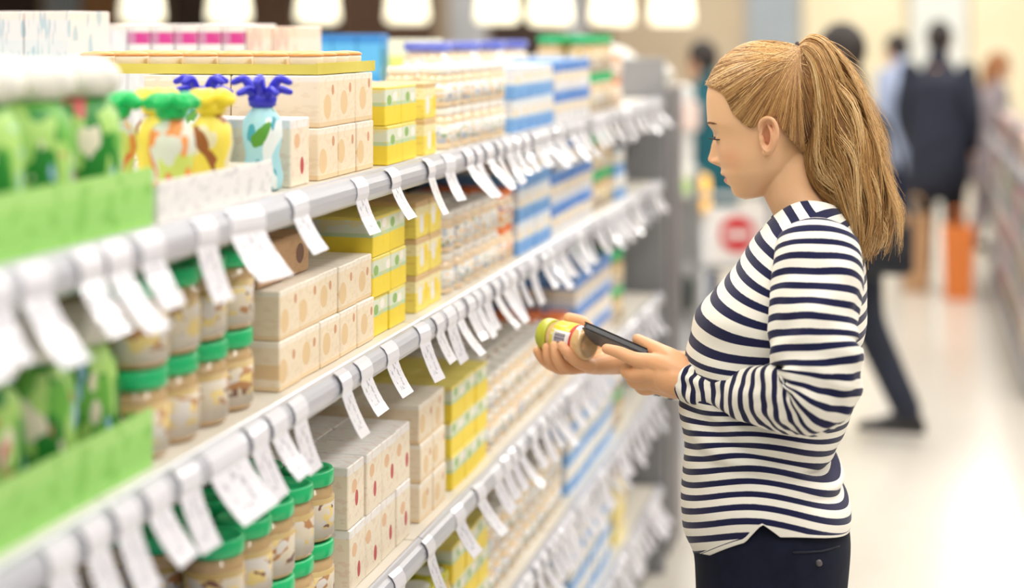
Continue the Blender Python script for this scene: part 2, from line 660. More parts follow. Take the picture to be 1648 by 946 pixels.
def fill(lv, px0, px1, kname, stack, rows, label, cat, group, z_off=0.0, gap=0.003, jit=0.002, x_in=0.022, step=None, top_drop=0.0, yrange=None):
    """rows of one kind of goods on shelf lv between two columns of the photograph"""
    (sx, sy, sz), _ = KINDS[kname]
    if yrange:
        ya, yb = yrange
    else:
        ya, yb = YatX(px0, XF), YatX(px1, XF)
    st = (step or sy) + gap
    rows = max(1, min(rows, int((0.424 - x_in + gap) / (sx + gap))))
    n = max(1, int((yb - ya) / st + (0.02 if yrange else 0.3)))
    for i in range(n):
        for r in range(rows):
            for k in range(stack):
                if k == stack - 1 and stack > 1 and RS.random() < top_drop:
                    continue
                loc = (XF - x_in - sx / 2 - r * (sx + gap) + RS.uniform(-jit, jit), ya + (i + 0.5) * st + RS.uniform(-jit, jit) * 0.5, LEV[lv] + z_off + 0.0006 + k * (sz + 0.0006))
                lay = '' if stack == 1 else (['lower', 'upper'] if stack == 2 else ['bottom', 'middle', 'top'])[k] + ' '
                row = '' if rows == 1 else ['front-row ', 'second-row ', 'third-row ', 'fourth-row ', 'rear-row '][r]
                col = '' if n == 1 else ', %s from left' % (ORD[i] if i < len(ORD) else str(i + 1) + 'th')
                put(kname, loc, row + lay + label + col, cat, group, RS.uniform(-0.02, 0.02))


def carton(kname, sx, sy, sz, m, extra=()):
    kind(kname, (sx, sy, sz), [(kname, MB().box(-sx / 2, sx / 2, -sy / 2, sy / 2, 0, sz, 0.0015).data(kname, m))] + list(extra))


def jar_kind(kname, r, h, m_glass, m_label, m_lid, lid_h=0.014, label_z=(0.18, 0.72), lid_r=None, seg=18, top=None):
    lr = lid_r or r * 0.93
    hb = h - lid_h
    g = MB().lathe([(r * 0.80, 0), (r * 0.96, 0.003), (r, 0.008), (r, hb * 0.80), (r * 0.96, hb * 0.88), (r * 0.84, hb * 0.95), (r * 0.82, hb)], seg).data(kname, m_glass, True)
    parts = [(kname, g)]
    a, b = label_z
    parts.append(('label_wrap', MB().lathe([(r * 0.995, hb * a), (r * 1.012, hb * a), (r * 1.012, hb * b), (r * 0.995, hb * b)], seg).data('label_wrap', m_label, True)))
    parts.append(('lid', MB().lathe([(lr * 0.97, hb - 0.001), (lr, hb + 0.001), (lr, h - 0.003), (lr * 0.95, h - 0.0006), (lr * 0.80, h - 0.0006), (lr * 0.77, h - 0.002), (lr * 0.05, h - 0.002)], seg).data('lid', m_lid, True)))
    if top:
        parts.append(('lid_sticker', MB().lathe([(lr * 0.74, h - 0.0022), (lr * 0.74, h - 0.0004), (lr * 0.05, h - 0.0004)], seg).data('lid_sticker', top)))
    kind(kname, (2 * r * 1.015, 2 * r * 1.015, h), parts)


CREAM = srgb(246, 230, 204)
m_beige_c = print_mat('print_beige_carton', [(0, srgb(238, 212, 172)), (0.10, CREAM), (0.88, srgb(250, 242, 228))],
                      [(0.30, 0.42, 0.20, 0.24, srgb(236, 206, 160)), (0.74, 0.70, 0.07, 0.10, srgb(214, 160, 124))], speck=((5, 7, 9), srgb(222, 192, 152), 0.22))
m_beige_r = print_mat('print_cream_carton_red', [(0, srgb(244, 232, 210)), (0.86, srgb(246, 243, 240))],
                      [(0.66, 0.34, 0.10, 0.13, srgb(196, 76, 78)), (0.30, 0.64, 0.16, 0.11, srgb(232, 190, 150))], speck=((5, 7, 8), srgb(226, 186, 170), 0.3))
m_brownbox = print_mat('print_kraft_box', [(0, srgb(206, 166, 124)), (0.5, srgb(200, 160, 118))], [(0.55, 0.45, 0.16, 0.25, srgb(120, 82, 66))], speck=((2, 5, 8), srgb(170, 130, 96), 0.3))
m_yel = print_mat('print_yellow_carton', [(0, srgb(250, 224, 70)), (0.50, srgb(196, 220, 178)), (0.60, srgb(226, 234, 214)), (0.92, srgb(240, 226, 120))],
                  [(0.3, 0.72, 0.14, 0.13, srgb(150, 190, 110)), (0.74, 0.74, 0.14, 0.12, srgb(250, 246, 236))], speck=((3, 6, 3), srgb(246, 214, 60), 0.35))
m_yel2 = print_mat('print_pale_yellow_carton', [(0, srgb(250, 230, 110)), (0.55, srgb(250, 240, 190)), (0.85, srgb(222, 190, 140))],
                   [(0.3, 0.45, 0.16, 0.26, WHITE), (0.72, 0.5, 0.14, 0.24, srgb(250, 220, 60))], speck=((3, 8, 8), srgb(224, 170, 110), 0.3))
m_blue = print_mat('print_blue_carton', [(0, srgb(120, 176, 236)), (0.38, srgb(160, 202, 244)), (0.46, srgb(248, 246, 242)), (0.86, srgb(226, 236, 248))],
                   [(0.4, 0.64, 0.20, 0.12, srgb(246, 226, 186)), (0.72, 0.2, 0.12, 0.1, srgb(88, 146, 222))], speck=((3, 9, 12), srgb(150, 170, 210), 0.4))
m_blue2 = print_mat('print_deep_blue_carton', [(0, srgb(236, 236, 240)), (0.30, srgb(250, 240, 222)), (0.62, srgb(84, 144, 224)), (0.9, srgb(120, 170, 234))],
                    [(0.5, 0.74, 0.2, 0.1, srgb(46, 106, 200)), (0.4, 0.42, 0.22, 0.12, srgb(240, 214, 180))], speck=((3, 7, 12), srgb(170, 190, 226), 0.4))
m_skyblue = print_mat('print_sky_pack', [(0, srgb(70, 166, 232)), (0.55, srgb(96, 186, 240)), (0.9, srgb(60, 140, 214))], [(0.5, 0.4, 0.2, 0.2, srgb(190, 226, 248))])
m_limep = print_mat('print_lime_pack', [(0, srgb(236, 240, 180)), (0.5, srgb(222, 232, 130)), (0.8, srgb(240, 242, 220))])
m_white_p = print_mat('print_white_pack', [(0, WHITE), (0.9, srgb(160, 190, 236))], speck=((3, 6, 8), srgb(214, 214, 222), 0.5))
m_cereal = print_mat('print_cereal_box', [(0, srgb(240, 240, 243)), (0.79, srgb(246, 246, 246)), (0.83, srgb(216, 60, 150)), (0.93, srgb(248, 240, 238))], speck=((14, 4, 3), srgb(190, 190, 202), 0.55))
m_cereal_p = print_mat('print_cereal_box_plain', [(0, srgb(238, 239, 243)), (0.84, srgb(244, 240, 244)), (0.95, srgb(250, 238, 232))], speck=((14, 4, 3), srgb(190, 192, 204), 0.55))
m_cereal_w = print_mat('print_peach_box', [(0, srgb(248, 232, 222)), (0.9, srgb(250, 226, 210))], speck=((8, 8, 3), srgb(226, 160, 150), 0.5))
m_tallw = print_mat('print_pale_blue_box', [(0, srgb(232, 238, 244)), (0.80, srgb(244, 240, 244)), (0.94, srgb(250, 240, 236))], speck=((12, 5, 4), srgb(150, 196, 214), 0.6))
m_greytop = noisy('shrink_wrap_white', srgb(244, 244, 246), srgb(220, 220, 226), 30.0, 0.18, coat=0.6)


def jar_label(name, base, spots, zb=None):
    m = mat(name, base, 0.4)
    t = NT(m)
    gx, gy, gz, gv = t.gen('Generated')
    rnd = t.randoff()
    c = base
    for i, (colr, sc, th) in enumerate(spots):
        va = t.node('ShaderNodeVectorMath', operation='ADD')
        cb = t.node('ShaderNodeCombineXYZ')
        t.put(cb.inputs[0], t.math('MULTIPLY_ADD', rnd, 17.0, i * 3.1)); t.put(cb.inputs[1], t.math('MULTIPLY_ADD', rnd, 9.0, i * 1.7)); t.put(cb.inputs[2], t.math('MULTIPLY_ADD', rnd, 5.0, i * 2.3))
        t.l.new(gv, va.inputs[0]); t.l.new(cb.outputs[0], va.inputs[1])
        f, _ = t.noise(va.outputs[0], sc, 1.0)
        c = t.mix(t.math('GREATER_THAN', f, th), c, colr)
    if zb:
        for lo, hi, colr in zb:
            c = t.mix(t.band(gz, lo, hi), c, colr)
    t.color(c)
    return m


m_lab_white = jar_label('jar_label_white', WHITE, [(srgb(196, 206, 226), 3.2, 0.60), (srgb(250, 214, 170), 3.8, 0.60), (srgb(150, 180, 140), 5.0, 0.66), (srgb(120, 96, 90), 5.5, 0.68)])
m_lab_orange = jar_label('jar_label_orange', srgb(250, 226, 196), [(srgb(246, 170, 80), 3.0, 0.55), (WHITE, 4.0, 0.56), (srgb(90, 130, 210), 5.0, 0.64)])
m_lab_brown = jar_label('jar_label_brown', srgb(226, 214, 194), [(srgb(186, 136, 90), 2.4, 0.58), (srgb(236, 212, 140), 3.0, 0.56), (srgb(128, 84, 72), 4.0, 0.66), (srgb(222, 216, 210), 2.6, 0.56)], [(0.0, 0.22, srgb(226, 216, 204)), (0.86, 1.0, srgb(206, 176, 110))])
m_lab_yellow = jar_label('jar_label_yellow', srgb(236, 220, 110), [(WHITE, 3.4, 0.55), (srgb(160, 176, 80), 4.0, 0.62)])
m_puree_o = mat('puree_orange', srgb(246, 222, 188), 0.15, coat=0.8)
m_puree_b = mat('puree_brown', srgb(206, 172, 126), 0.15, coat=0.8)
m_puree_y = mat('puree_yellow', srgb(226, 200, 110), 0.15, coat=0.8)
m_green_lid = mat('lid_green', srgb(30, 196, 122), 0.3, coat=0.3)
m_lime_lid = mat('lid_lime', srgb(206, 204, 60), 0.3, coat=0.3)
m_white_lid = mat('lid_white', srgb(248, 244, 238), 0.3, coat=0.3)
m_blue_lid = mat('lid_blue_violet', srgb(110, 122, 214), 0.3, coat=0.3)
m_deep_lid = mat('lid_deep_blue', srgb(58, 84, 210), 0.3, coat=0.3)
m_orange_lid = mat('lid_orange', srgb(246, 130, 60), 0.3, coat=0.3)
m_lid_paper = mat('lid_sticker_white', srgb(236, 238, 232), 0.4)

carton('juice_carton', 0.115, 0.072, 0.064, m_beige_c)
carton('cereal_carton', 0.13, 0.075, 0.072, m_beige_c)
carton('red_print_carton', 0.10, 0.07, 0.09, m_beige_r)
carton('yellow_carton', 0.10, 0.078, 0.060, m_yel)
carton('pale_yellow_carton', 0.10, 0.070, 0.060, m_yel2)
carton('blue_carton', 0.07, 0.072, 0.067, m_blue)
carton('deep_blue_carton', 0.07, 0.066, 0.070, m_blue2)
carton('kraft_box', 0.13, 0.09, 0.055, m_brownbox)
carton('sky_blue_pack', 0.055, 0.06, 0.20, m_skyblue)
carton('lime_pack', 0.055, 0.05, 0.19, m_limep)
carton('white_pack', 0.08, 0.07, 0.20, m_white_p)
carton('cereal_box', 0.046, 0.15, 0.22, m_cereal)
carton('plain_cereal_box', 0.046, 0.15, 0.22, m_cereal_p)
carton('peach_box', 0.05, 0.12, 0.215, m_cereal_w)
carton('pale_blue_box', 0.085, 0.14, 0.24, m_tallw)
jar_kind('puree_jar', 0.029, 0.072, m_puree_o, m_lab_white, m_white_lid, 0.012)
jar_kind('orange_puree_jar', 0.029, 0.072, m_puree_o, m_lab_orange, m_orange_lid, 0.012)
jar_kind('green_lidded_jar', 0.037, 0.098, m_puree_b, m_lab_brown, m_green_lid, 0.020, (0.1, 0.78), 0.037)
jar_kind('lime_lidded_jar', 0.037, 0.075, m_puree_y, m_lab_yellow, m_lime_lid, 0.014, top=m_lid_paper)
jar_kind('blue_lidded_tub', 0.050, 0.15, m_puree_o, m_lab_orange, m_blue_lid, 0.018, (0.1, 0.85), 0.0505)
jar_kind('deep_blue_lidded_jar', 0.037, 0.098, m_puree_b, m_lab_brown, m_deep_lid, 0.020, (0.1, 0.78), 0.037)

# green squeeze bottle with a puffy white cap
m_gb = jar_label('green_bottle_print', srgb(110, 184, 74), [(srgb(36, 136, 46), 2.0, 0.50), (srgb(176, 220, 120), 2.8, 0.56), (srgb(240, 232, 210), 2.8, 0.62), (srgb(214, 110, 110), 3.4, 0.66), (srgb(160, 204, 236), 3.2, 0.66)])
m_wcap = noisy('bottle_cap_white', srgb(246, 244, 238), srgb(228, 224, 214), 20.0, 0.5)


def oval(prof, ky, seg=20):
    mb = MB().lathe(prof, seg)
    mb.V = [(x, y * ky, z) for x, y, z in mb.V]
    return mb


gb_body = oval([(0.034, 0), (0.040, 0.004), (0.0415, 0.02), (0.0415, 0.09), (0.038, 0.115), (0.028, 0.132), (0.020, 0.138)], 1.02).data('green_squeeze_bottle', m_gb, True)
capmb = MB().lathe([(0.018, 0.134), (0.033, 0.137), (0.038, 0.148), (0.037, 0.162), (0.028, 0.172), (0.012, 0.176)], 18)
for k in range(7):
    a = 2 * math.pi * k / 7
    capmb.ell((0.030 * math.cos(a), 0.030 * math.sin(a), 0.153), (0.014, 0.014, 0.016), 8, 6)
gb_cap = capmb.data('cap', m_wcap, True)
kind('green_squeeze_bottle', (0.088, 0.088, 0.176), [('green_squeeze_bottle', gb_body), ('cap', gb_cap)])

# toy-topped drink bottles: a clear-ish body with a lobed coloured top


def toy_bottle(kname, body_spots, base, capm, spiky):
    mb_ = jar_label(kname + '_print', base, body_spots)
    b = oval([(0.020, 0), (0.027, 0.004), (0.029, 0.02), (0.023, 0.055), (0.028, 0.085), (0.026, 0.11), (0.015, 0.125), (0.012, 0.132)], 1.05).data(kname, mb_, True)
    c = MB().lathe([(0.014, 0.127), (0.019, 0.13), (0.021, 0.142), (0.014, 0.152), (0.006, 0.155)], 14)
    nl = 9 if spiky else 5
    for k in range(nl):
        a = 2 * math.pi * k / nl + 0.3
        L = 0.040 if spiky else 0.027
        zz = 0.150 + (0.016 if spiky and k % 2 else 0.0)
        c.tube([(0.008 * math.cos(a), 0.008 * math.sin(a), 0.142), (L * 0.6 * math.cos(a), L * 0.6 * math.sin(a), zz + 0.004), (L * math.cos(a), L * math.sin(a), zz)], [0.012, 0.014, 0.011] if not spiky else [0.008, 0.007, 0.005], 8, 2)
    kind(kname, (0.085, 0.085, 0.16), [(kname, b), ('toy_cap', c.data('toy_cap', capm, True))])


toy_bottle('green_topped_bottle', [(srgb(222, 224, 210), 1.8, 0.5), (srgb(240, 150, 70), 2.4, 0.58), (srgb(226, 120, 70), 3.0, 0.64)], srgb(206, 220, 110), mat('cap_green', srgb(0, 190, 96), 0.35), False)
toy_bottle('yellow_topped_bottle', [(srgb(236, 226, 190), 1.8, 0.55), (srgb(160, 96, 50), 2.2, 0.57), (srgb(206, 90, 70), 3.0, 0.66)], srgb(244, 224, 90), mat('cap_yellow', srgb(250, 226, 60), 0.35), False)
toy_bottle('blue_topped_bottle', [(srgb(236, 244, 244), 1.8, 0.52), (srgb(70, 170, 190), 2.4, 0.60), (srgb(90, 160, 60), 2.6, 0.64)], srgb(170, 222, 232), mat('cap_blue', srgb(52, 52, 206), 0.35), True)


def open_tray(x0, x1, y0, y1, z, h, m, label, th=0.003):
    cx, cy = (x0 + x1) / 2, (y0 + y1) / 2
    o = empty('display_tray', (cx, cy, z))
    hx, hy = (x1 - x0) / 2, (y1 - y0) / 2
    MB().box(-hx, hx, -hy, hy, 0.0003, th).build('tray_floor', m, o)
    MB().box(hx - th, hx, -hy, hy, th, h).build('tray_front', m, o)
    MB().box(-hx, -hx + th, -hy, hy, th, h).build('tray_back', m, o)
    for s in (-1, 1):
        MB().box(-hx + th, hx - th, s * hy - (th if s > 0 else 0), s * hy + (0 if s > 0 else th), th, h * 0.9).build('tray_side', m, o)
    tag(o, label, 'tray')
    return o


m_gtray = print_mat('print_green_tray', [(0, srgb(158, 218, 116)), (0.7, srgb(172, 224, 128))], axis=2, speck=((2, 18, 2), srgb(120, 190, 76), 0.6))
m_wtray = print_mat('print_white_tray', [(0, srgb(240, 238, 238)), (0.9, srgb(250, 248, 246))], axis=2, speck=((2, 16, 3), srgb(214, 212, 216), 0.7))
m_kraft = noisy('kraft_board', srgb(196, 158, 118), srgb(172, 134, 96), 12.0, 0.7)
m_kraft_dark = noisy('kraft_board_dark', srgb(128, 92, 70), srgb(108, 76, 58), 12.0, 0.7)
m_ytray = noisy('yellow_tray', srgb(232, 220, 110), srgb(216, 200, 84), 6.0, 0.5)

Yx = lambda px: YatX(px, XF)
# ---------------- top shelf
L0 = LEV[0]
ya, yb = 1.572 - 5 * 0.0945 - 0.014, 1.572
open_tray(XF - 0.32, XF - 0.02, ya, yb, L0, 0.062, m_gtray, 'pale green display tray holding white-capped green bottles on the top shelf')
fill(0, 0, 0, 'green_squeeze_bottle', 1, 3, 'white-capped green squeeze bottle on the top shelf', 'bottle', 'white-capped green bottles on the top shelf', z_off=0.0035, x_in=0.030, yrange=(ya + 0.008, yb - 0.005), gap=0.006)
ya, yb = 1.585, 1.90
open_tray(XF - 0.24, XF - 0.02, ya, yb, L0, 0.045, m_wtray, 'low white display tray under the bottles with colourful toy caps')
for kn, colr, y in (('green_topped_bottle', 'green', 1.705), ('yellow_topped_bottle', 'yellow', 1.812)):
    for r in range(2):
        put(kn, (XF - 0.062 - r * 0.072, y, L0 + 0.0035), '%s bottle with a lobed %s toy cap in the white tray' % (('front', 'rear')[r], colr), 'bottle', colr + '-capped toy bottles', rz=RS.uniform(0, 6), scale=(.92, .92, .80))
for r in range(2):
    put('blue_topped_bottle', (XF - 0.055 - r * 0.085, 1.955, L0 + 0.001), '%s drink bottle with a spiky blue toy cap beyond the white tray' % ('front', 'rear')[r], 'bottle', 'blue-capped toy bottles', rz=1.1 + r, scale=(.92, .92, .84))
fill(0, 502, 540, 'red_print_carton', 1, 2, 'cream carton with red fruit print on the top shelf', 'carton', 'red-print cartons on the top shelf', x_in=0.03)
yb0, yb1 = Yx(575), Yx(640)
fill(0, 0, 0, 'cereal_carton', 2, 3, 'plain cream carton stacked on the top shelf', 'carton', 'cream cartons on the top shelf', yrange=(Yx(545), Yx(640) + .005), x_in=0.03)
fill(0, 0, 0, 'yellow_carton', 2, 3, 'yellow and green carton on the top shelf', 'carton', 'yellow cartons on the top shelf', yrange=(Yx(641), Yx(700)), x_in=0.02)
fill(0, 0, 0, 'pale_yellow_carton', 2, 3, 'pale yellow carton on the top shelf', 'carton', 'pale yellow cartons on the top shelf', yrange=(Yx(701), Yx(732)), x_in=0.02)
# long yellow tray with orange fruit on top of the stacks
ty0, ty1 = Yx(547), Yx(636)
tz = L0 + 2 * 0.0726 + 0.001
open_tray(XF - 0.41, XF - 0.032, ty0, ty1, tz, 0.016, m_ytray, 'shallow yellow tray of orange fruit pots lying on top of the cream cartons')
pot_me = [('fruit_pot', MB().lathe([(0.018, 0), (0.022, 0.002), (0.024, 0.018), (0.023, 0.022)], 14).data('fruit_pot', mat('pot_cream', srgb(250, 236, 214), 0.4), True)),
          ('foil_lid', MB().lathe([(0.0245, 0.022), (0.0255, 0.0235), (0.020, 0.0265), (0.004, 0.028)], 14).data('foil_lid', mat('foil_orange', srgb(250, 170, 96), 0.35), True))]
kind('fruit_pot', (0.052, 0.052, 0.028), pot_me)
for i in range(7):
    for j in range(int((ty1 - ty0 - 0.01) / 0.054)):
        put('fruit_pot', (XF - 0.062 - i * 0.0535, ty0 + 0.033 + j * 0.054, tz + 0.0035), 'cream pot with orange lid in the yellow tray, %s row, %s from the aisle' % (ORD[j], ORD[i]), 'pot', 'orange-lidded pots in the yellow tray')
fill(0, 737, 836, 'puree_jar', 2, 2, 'small white-labelled puree jar on the top shelf', 'jar', 'white puree jars on the top shelf', gap=0.004, x_in=0.02)
fill(0, 842, 905, 'blue_carton', 2, 2, 'pale blue and white carton on the top shelf', 'carton', 'pale blue cartons on the top shelf', x_in=0.02)
fill(0, 906, 965, 'deep_blue_carton', 2, 2, 'deep blue carton far along the top shelf', 'carton', 'deep blue cartons on the top shelf', x_in=0.02)
fill(0, 967, 1000, 'green_lidded_jar', 2, 2, 'green-lidded jar at the far end of top shelf', 'jar', 'green-lidded jars at the far end of the top shelf', x_in=0.02)
fill(0, 1003, 1018, 'orange_puree_jar', 2, 2, 'orange-lidded puree jar at the end of top shelf', 'jar', 'orange jars at the end of the top shelf', x_in=0.02)
# tall goods at the back of the top shelf
p0 = 2.78
def back_row(kname, x_right, n, y, label, cat, group, z=0.0006):
    sx = KINDS[kname][0][0]
    for i in range(n):
        put(kname, (x_right - sx / 2 - i * (sx + .002), y + KINDS[kname][0][1] / 2, L0 + z), label % ORD[i], cat, group)


back_row('pale_blue_box', Wp(112, 60, 2.45)[0], 3, 2.45, 'tall white box with pale blue print at the back left, %s from right', 'box', 'tall pale blue boxes')
back_row('peach_box', Wp(480, 60, p0)[0], 2, p0, 'peach upright box ending the pink-striped row, %s from right', 'box', 'peach boxes')
back_row('cereal_box', Wp(480, 60, p0)[0] - .104, 5, p0, 'white box with a bright pink stripe behind the yellow tray, %s from right', 'box', 'pink-striped boxes')
back_row('plain_cereal_box', Wp(480, 60, p0)[0] - .104 - 5 * .048, 2, p0, 'plain white upright box left of the pink-striped row, %s from right', 'box', 'plain white boxes')
xr_ = Wp(612, 60, 3.40)[0]
back_row('sky_blue_pack', xr_, 3, 3.40, 'sky blue pack behind the orange-lidded pots, %s from right', 'pack', 'sky blue packs')
back_row('white_pack', xr_ - .171, 2, 3.40, 'tall white pack with blue edge behind the peach boxes, %s from right', 'pack', 'white packs at the back')
back_row('lime_pack', xr_ + .13, 2, 3.40, 'pale lime pack beside the sky blue packs, %s from right', 'pack', 'lime packs')
for i in range(4):
    put('blue_lidded_tub', (-0.99, 3.27 + i * .235, L0 + .0346), 'tall jar with a blue-violet lid at the back of the top shelf, %s from left' % ORD[i], 'jar', 'blue-violet lidded jars')
MB_ = MB().box(-0.055, 0.055, -0.42, 0.42, 0.0003, 0.034, 0.002)
o = MB_.build('riser_box', m_wtray)
o.location = (-0.99, 3.62, L0)
tag(o, 'low white riser box under the blue-violet lidded jars', 'box')
# ---------------- second shelf
ya, yb = 1.572 - 5 * 0.0945 - 0.014, 1.572
open_tray(XF - 0.32, XF - 0.02, ya, yb, LEV[1], 0.062, m_gtray, 'pale green display tray holding white-capped green bottles on the second shelf')
fill(1, 0, 0, 'green_squeeze_bottle', 1, 3, 'white-capped green squeeze bottle on the second shelf', 'bottle', 'white-capped green bottles on the second shelf', z_off=0.0035, x_in=0.030, yrange=(ya + 0.008, yb - 0.005), gap=0.006)
fill(1, 270, 470, 'green_lidded_jar', 2, 4, "green-lidded brown jar in the second shelf's near stack", 'jar', 'green-lidded jars on the second shelf', x_in=0.022)
fill(1, 474, 618, 'juice_carton', 2, 3, 'cream juice carton on the second shelf', 'carton', 'cream juice cartons on the second shelf', x_in=0.022)
fill(1, 474, 560, 'kraft_box', 1, 2, 'brown cardboard box on the cream cartons, second shelf', 'box', 'kraft boxes on the second shelf', x_in=0.05, z_off=0.1306)
fill(1, 622, 690, 'yellow_carton', 3, 3, 'yellow and green carton on the second shelf', 'carton', 'yellow cartons on the second shelf', x_in=0.022, top_drop=0.15)
fill(1, 692, 736, 'pale_yellow_carton', 3, 3, 'pale yellow carton on the second shelf', 'carton', 'pale yellow cartons on the second shelf', x_in=0.022)
fill(1, 741, 822, 'puree_jar', 2, 4, 'small white-labelled puree jar on the second shelf', 'jar', 'white puree jars on the second shelf', gap=0.004, x_in=0.02)
fill(1, 824, 846, 'orange_puree_jar', 2, 3, 'orange-lidded puree jar on the second shelf', 'jar', 'orange jars on the second shelf', x_in=0.02)
fill(1, 850, 900, 'blue_carton', 3, 3, 'pale blue and white carton on the second shelf', 'carton', 'pale blue cartons on the second shelf', x_in=0.02)
fill(1, 901, 965, 'deep_blue_carton', 3, 3, 'deep blue and white carton on the second shelf', 'carton', 'deep blue cartons on the second shelf', x_in=0.02, top_drop=0.2)
fill(1, 968, 1000, 'green_lidded_jar', 2, 2, "green-lidded jar at the second shelf's far end", 'jar', 'green-lidded jars at the far end of the second shelf', x_in=0.02)
fill(1, 1003, 1018, 'blue_carton', 2, 2, "pale blue carton at the second shelf's end", 'carton', 'pale blue cartons at the end of the second shelf', x_in=0.02)
# ---------------- third shelf
fill(2, 250, 395, 'deep_blue_lidded_jar', 1, 4, 'bright-blue-lidded jar on the third shelf', 'jar', 'blue-lidded jars on the third shelf', x_in=0.02)
fill(2, 398, 580, 'green_lidded_jar', 2, 5, "green-lidded jar in the third shelf's near stack", 'jar', 'green-lidded jars on the third shelf', x_in=0.02, gap=0.002)
fill(2, 583, 690, 'red_print_carton', 2, 4, 'cream carton with red fruit print, third shelf', 'carton', 'red-print cartons on the third shelf', x_in=0.02)
fill(2, 694, 742, 'juice_carton', 3, 3, 'cream juice carton on the third shelf', 'carton', 'cream juice cartons on the third shelf', x_in=0.02)
fill(2, 745, 800, 'yellow_carton', 3, 2, 'yellow carton on the third shelf', 'carton', 'yellow cartons on the third shelf', x_in=0.02)
fill(2, 745, 800, 'lime_lidded_jar', 2, 2, 'lime-lidded jar behind yellow cartons, third shelf', 'jar', 'lime-lidded jars on the third shelf', x_in=0.235)
fill(2, 803, 915, 'puree_jar', 2, 4, 'small white-labelled puree jar on the third shelf', 'jar', 'white puree jars on the third shelf', gap=0.004, x_in=0.02)
fill(2, 917, 938, 'orange_puree_jar', 2, 3, 'orange-lidded puree jar on the third shelf', 'jar', 'orange jars on the third shelf', x_in=0.02)
fill(2, 940, 1000, 'deep_blue_carton', 3, 3, 'deep blue and white carton, third shelf', 'carton', 'deep blue cartons on the third shelf', x_in=0.02)
fill(2, 1002, 1018, 'green_lidded_jar', 2, 2, "green-lidded jar at the third shelf's far end", 'jar', 'green-lidded jars at the far end of the third shelf', x_in=0.02)
# ---------------- fourth and lowest shelf
fill(3, 640, 745, 'lime_lidded_jar', 2, 4, 'lime-lidded jar on the fourth shelf', 'jar', 'lime-lidded jars on the fourth shelf', x_in=0.02)
fill(3, 748, 800, 'yellow_carton', 3, 3, 'yellow carton on the fourth shelf', 'carton', 'yellow cartons on the fourth shelf', x_in=0.02)
fill(3, 803, 925, 'puree_jar', 2, 3, 'small white-labelled puree jar on the fourth shelf', 'jar', 'white puree jars on the fourth shelf', gap=0.004, x_in=0.02)
fill(3, 928, 1000, 'blue_carton', 3, 3, 'pale blue carton on the fourth shelf', 'carton', 'pale blue cartons on the fourth shelf', x_in=0.02)
fill(3, 1002, 1018, 'green_lidded_jar', 2, 2, "green-lidded jar at the fourth shelf's far end", 'jar', 'green-lidded jars at the far end of the fourth shelf', x_in=0.02)
fill(4, 820, 930, 'puree_jar', 2, 3, 'small white-labelled puree jar on the lowest shelf', 'jar', 'white puree jars on the lowest shelf', gap=0.004, x_in=0.02)
fill(4, 932, 1000, 'blue_carton', 3, 3, 'pale blue carton on the lowest shelf', 'carton', 'pale blue cartons on the lowest shelf', x_in=0.02)
fill(4, 1002, 1018, 'pale_yellow_carton', 3, 2, "pale yellow carton at the lowest shelf's end", 'carton', 'pale yellow cartons on the lowest shelf', x_in=0.02)

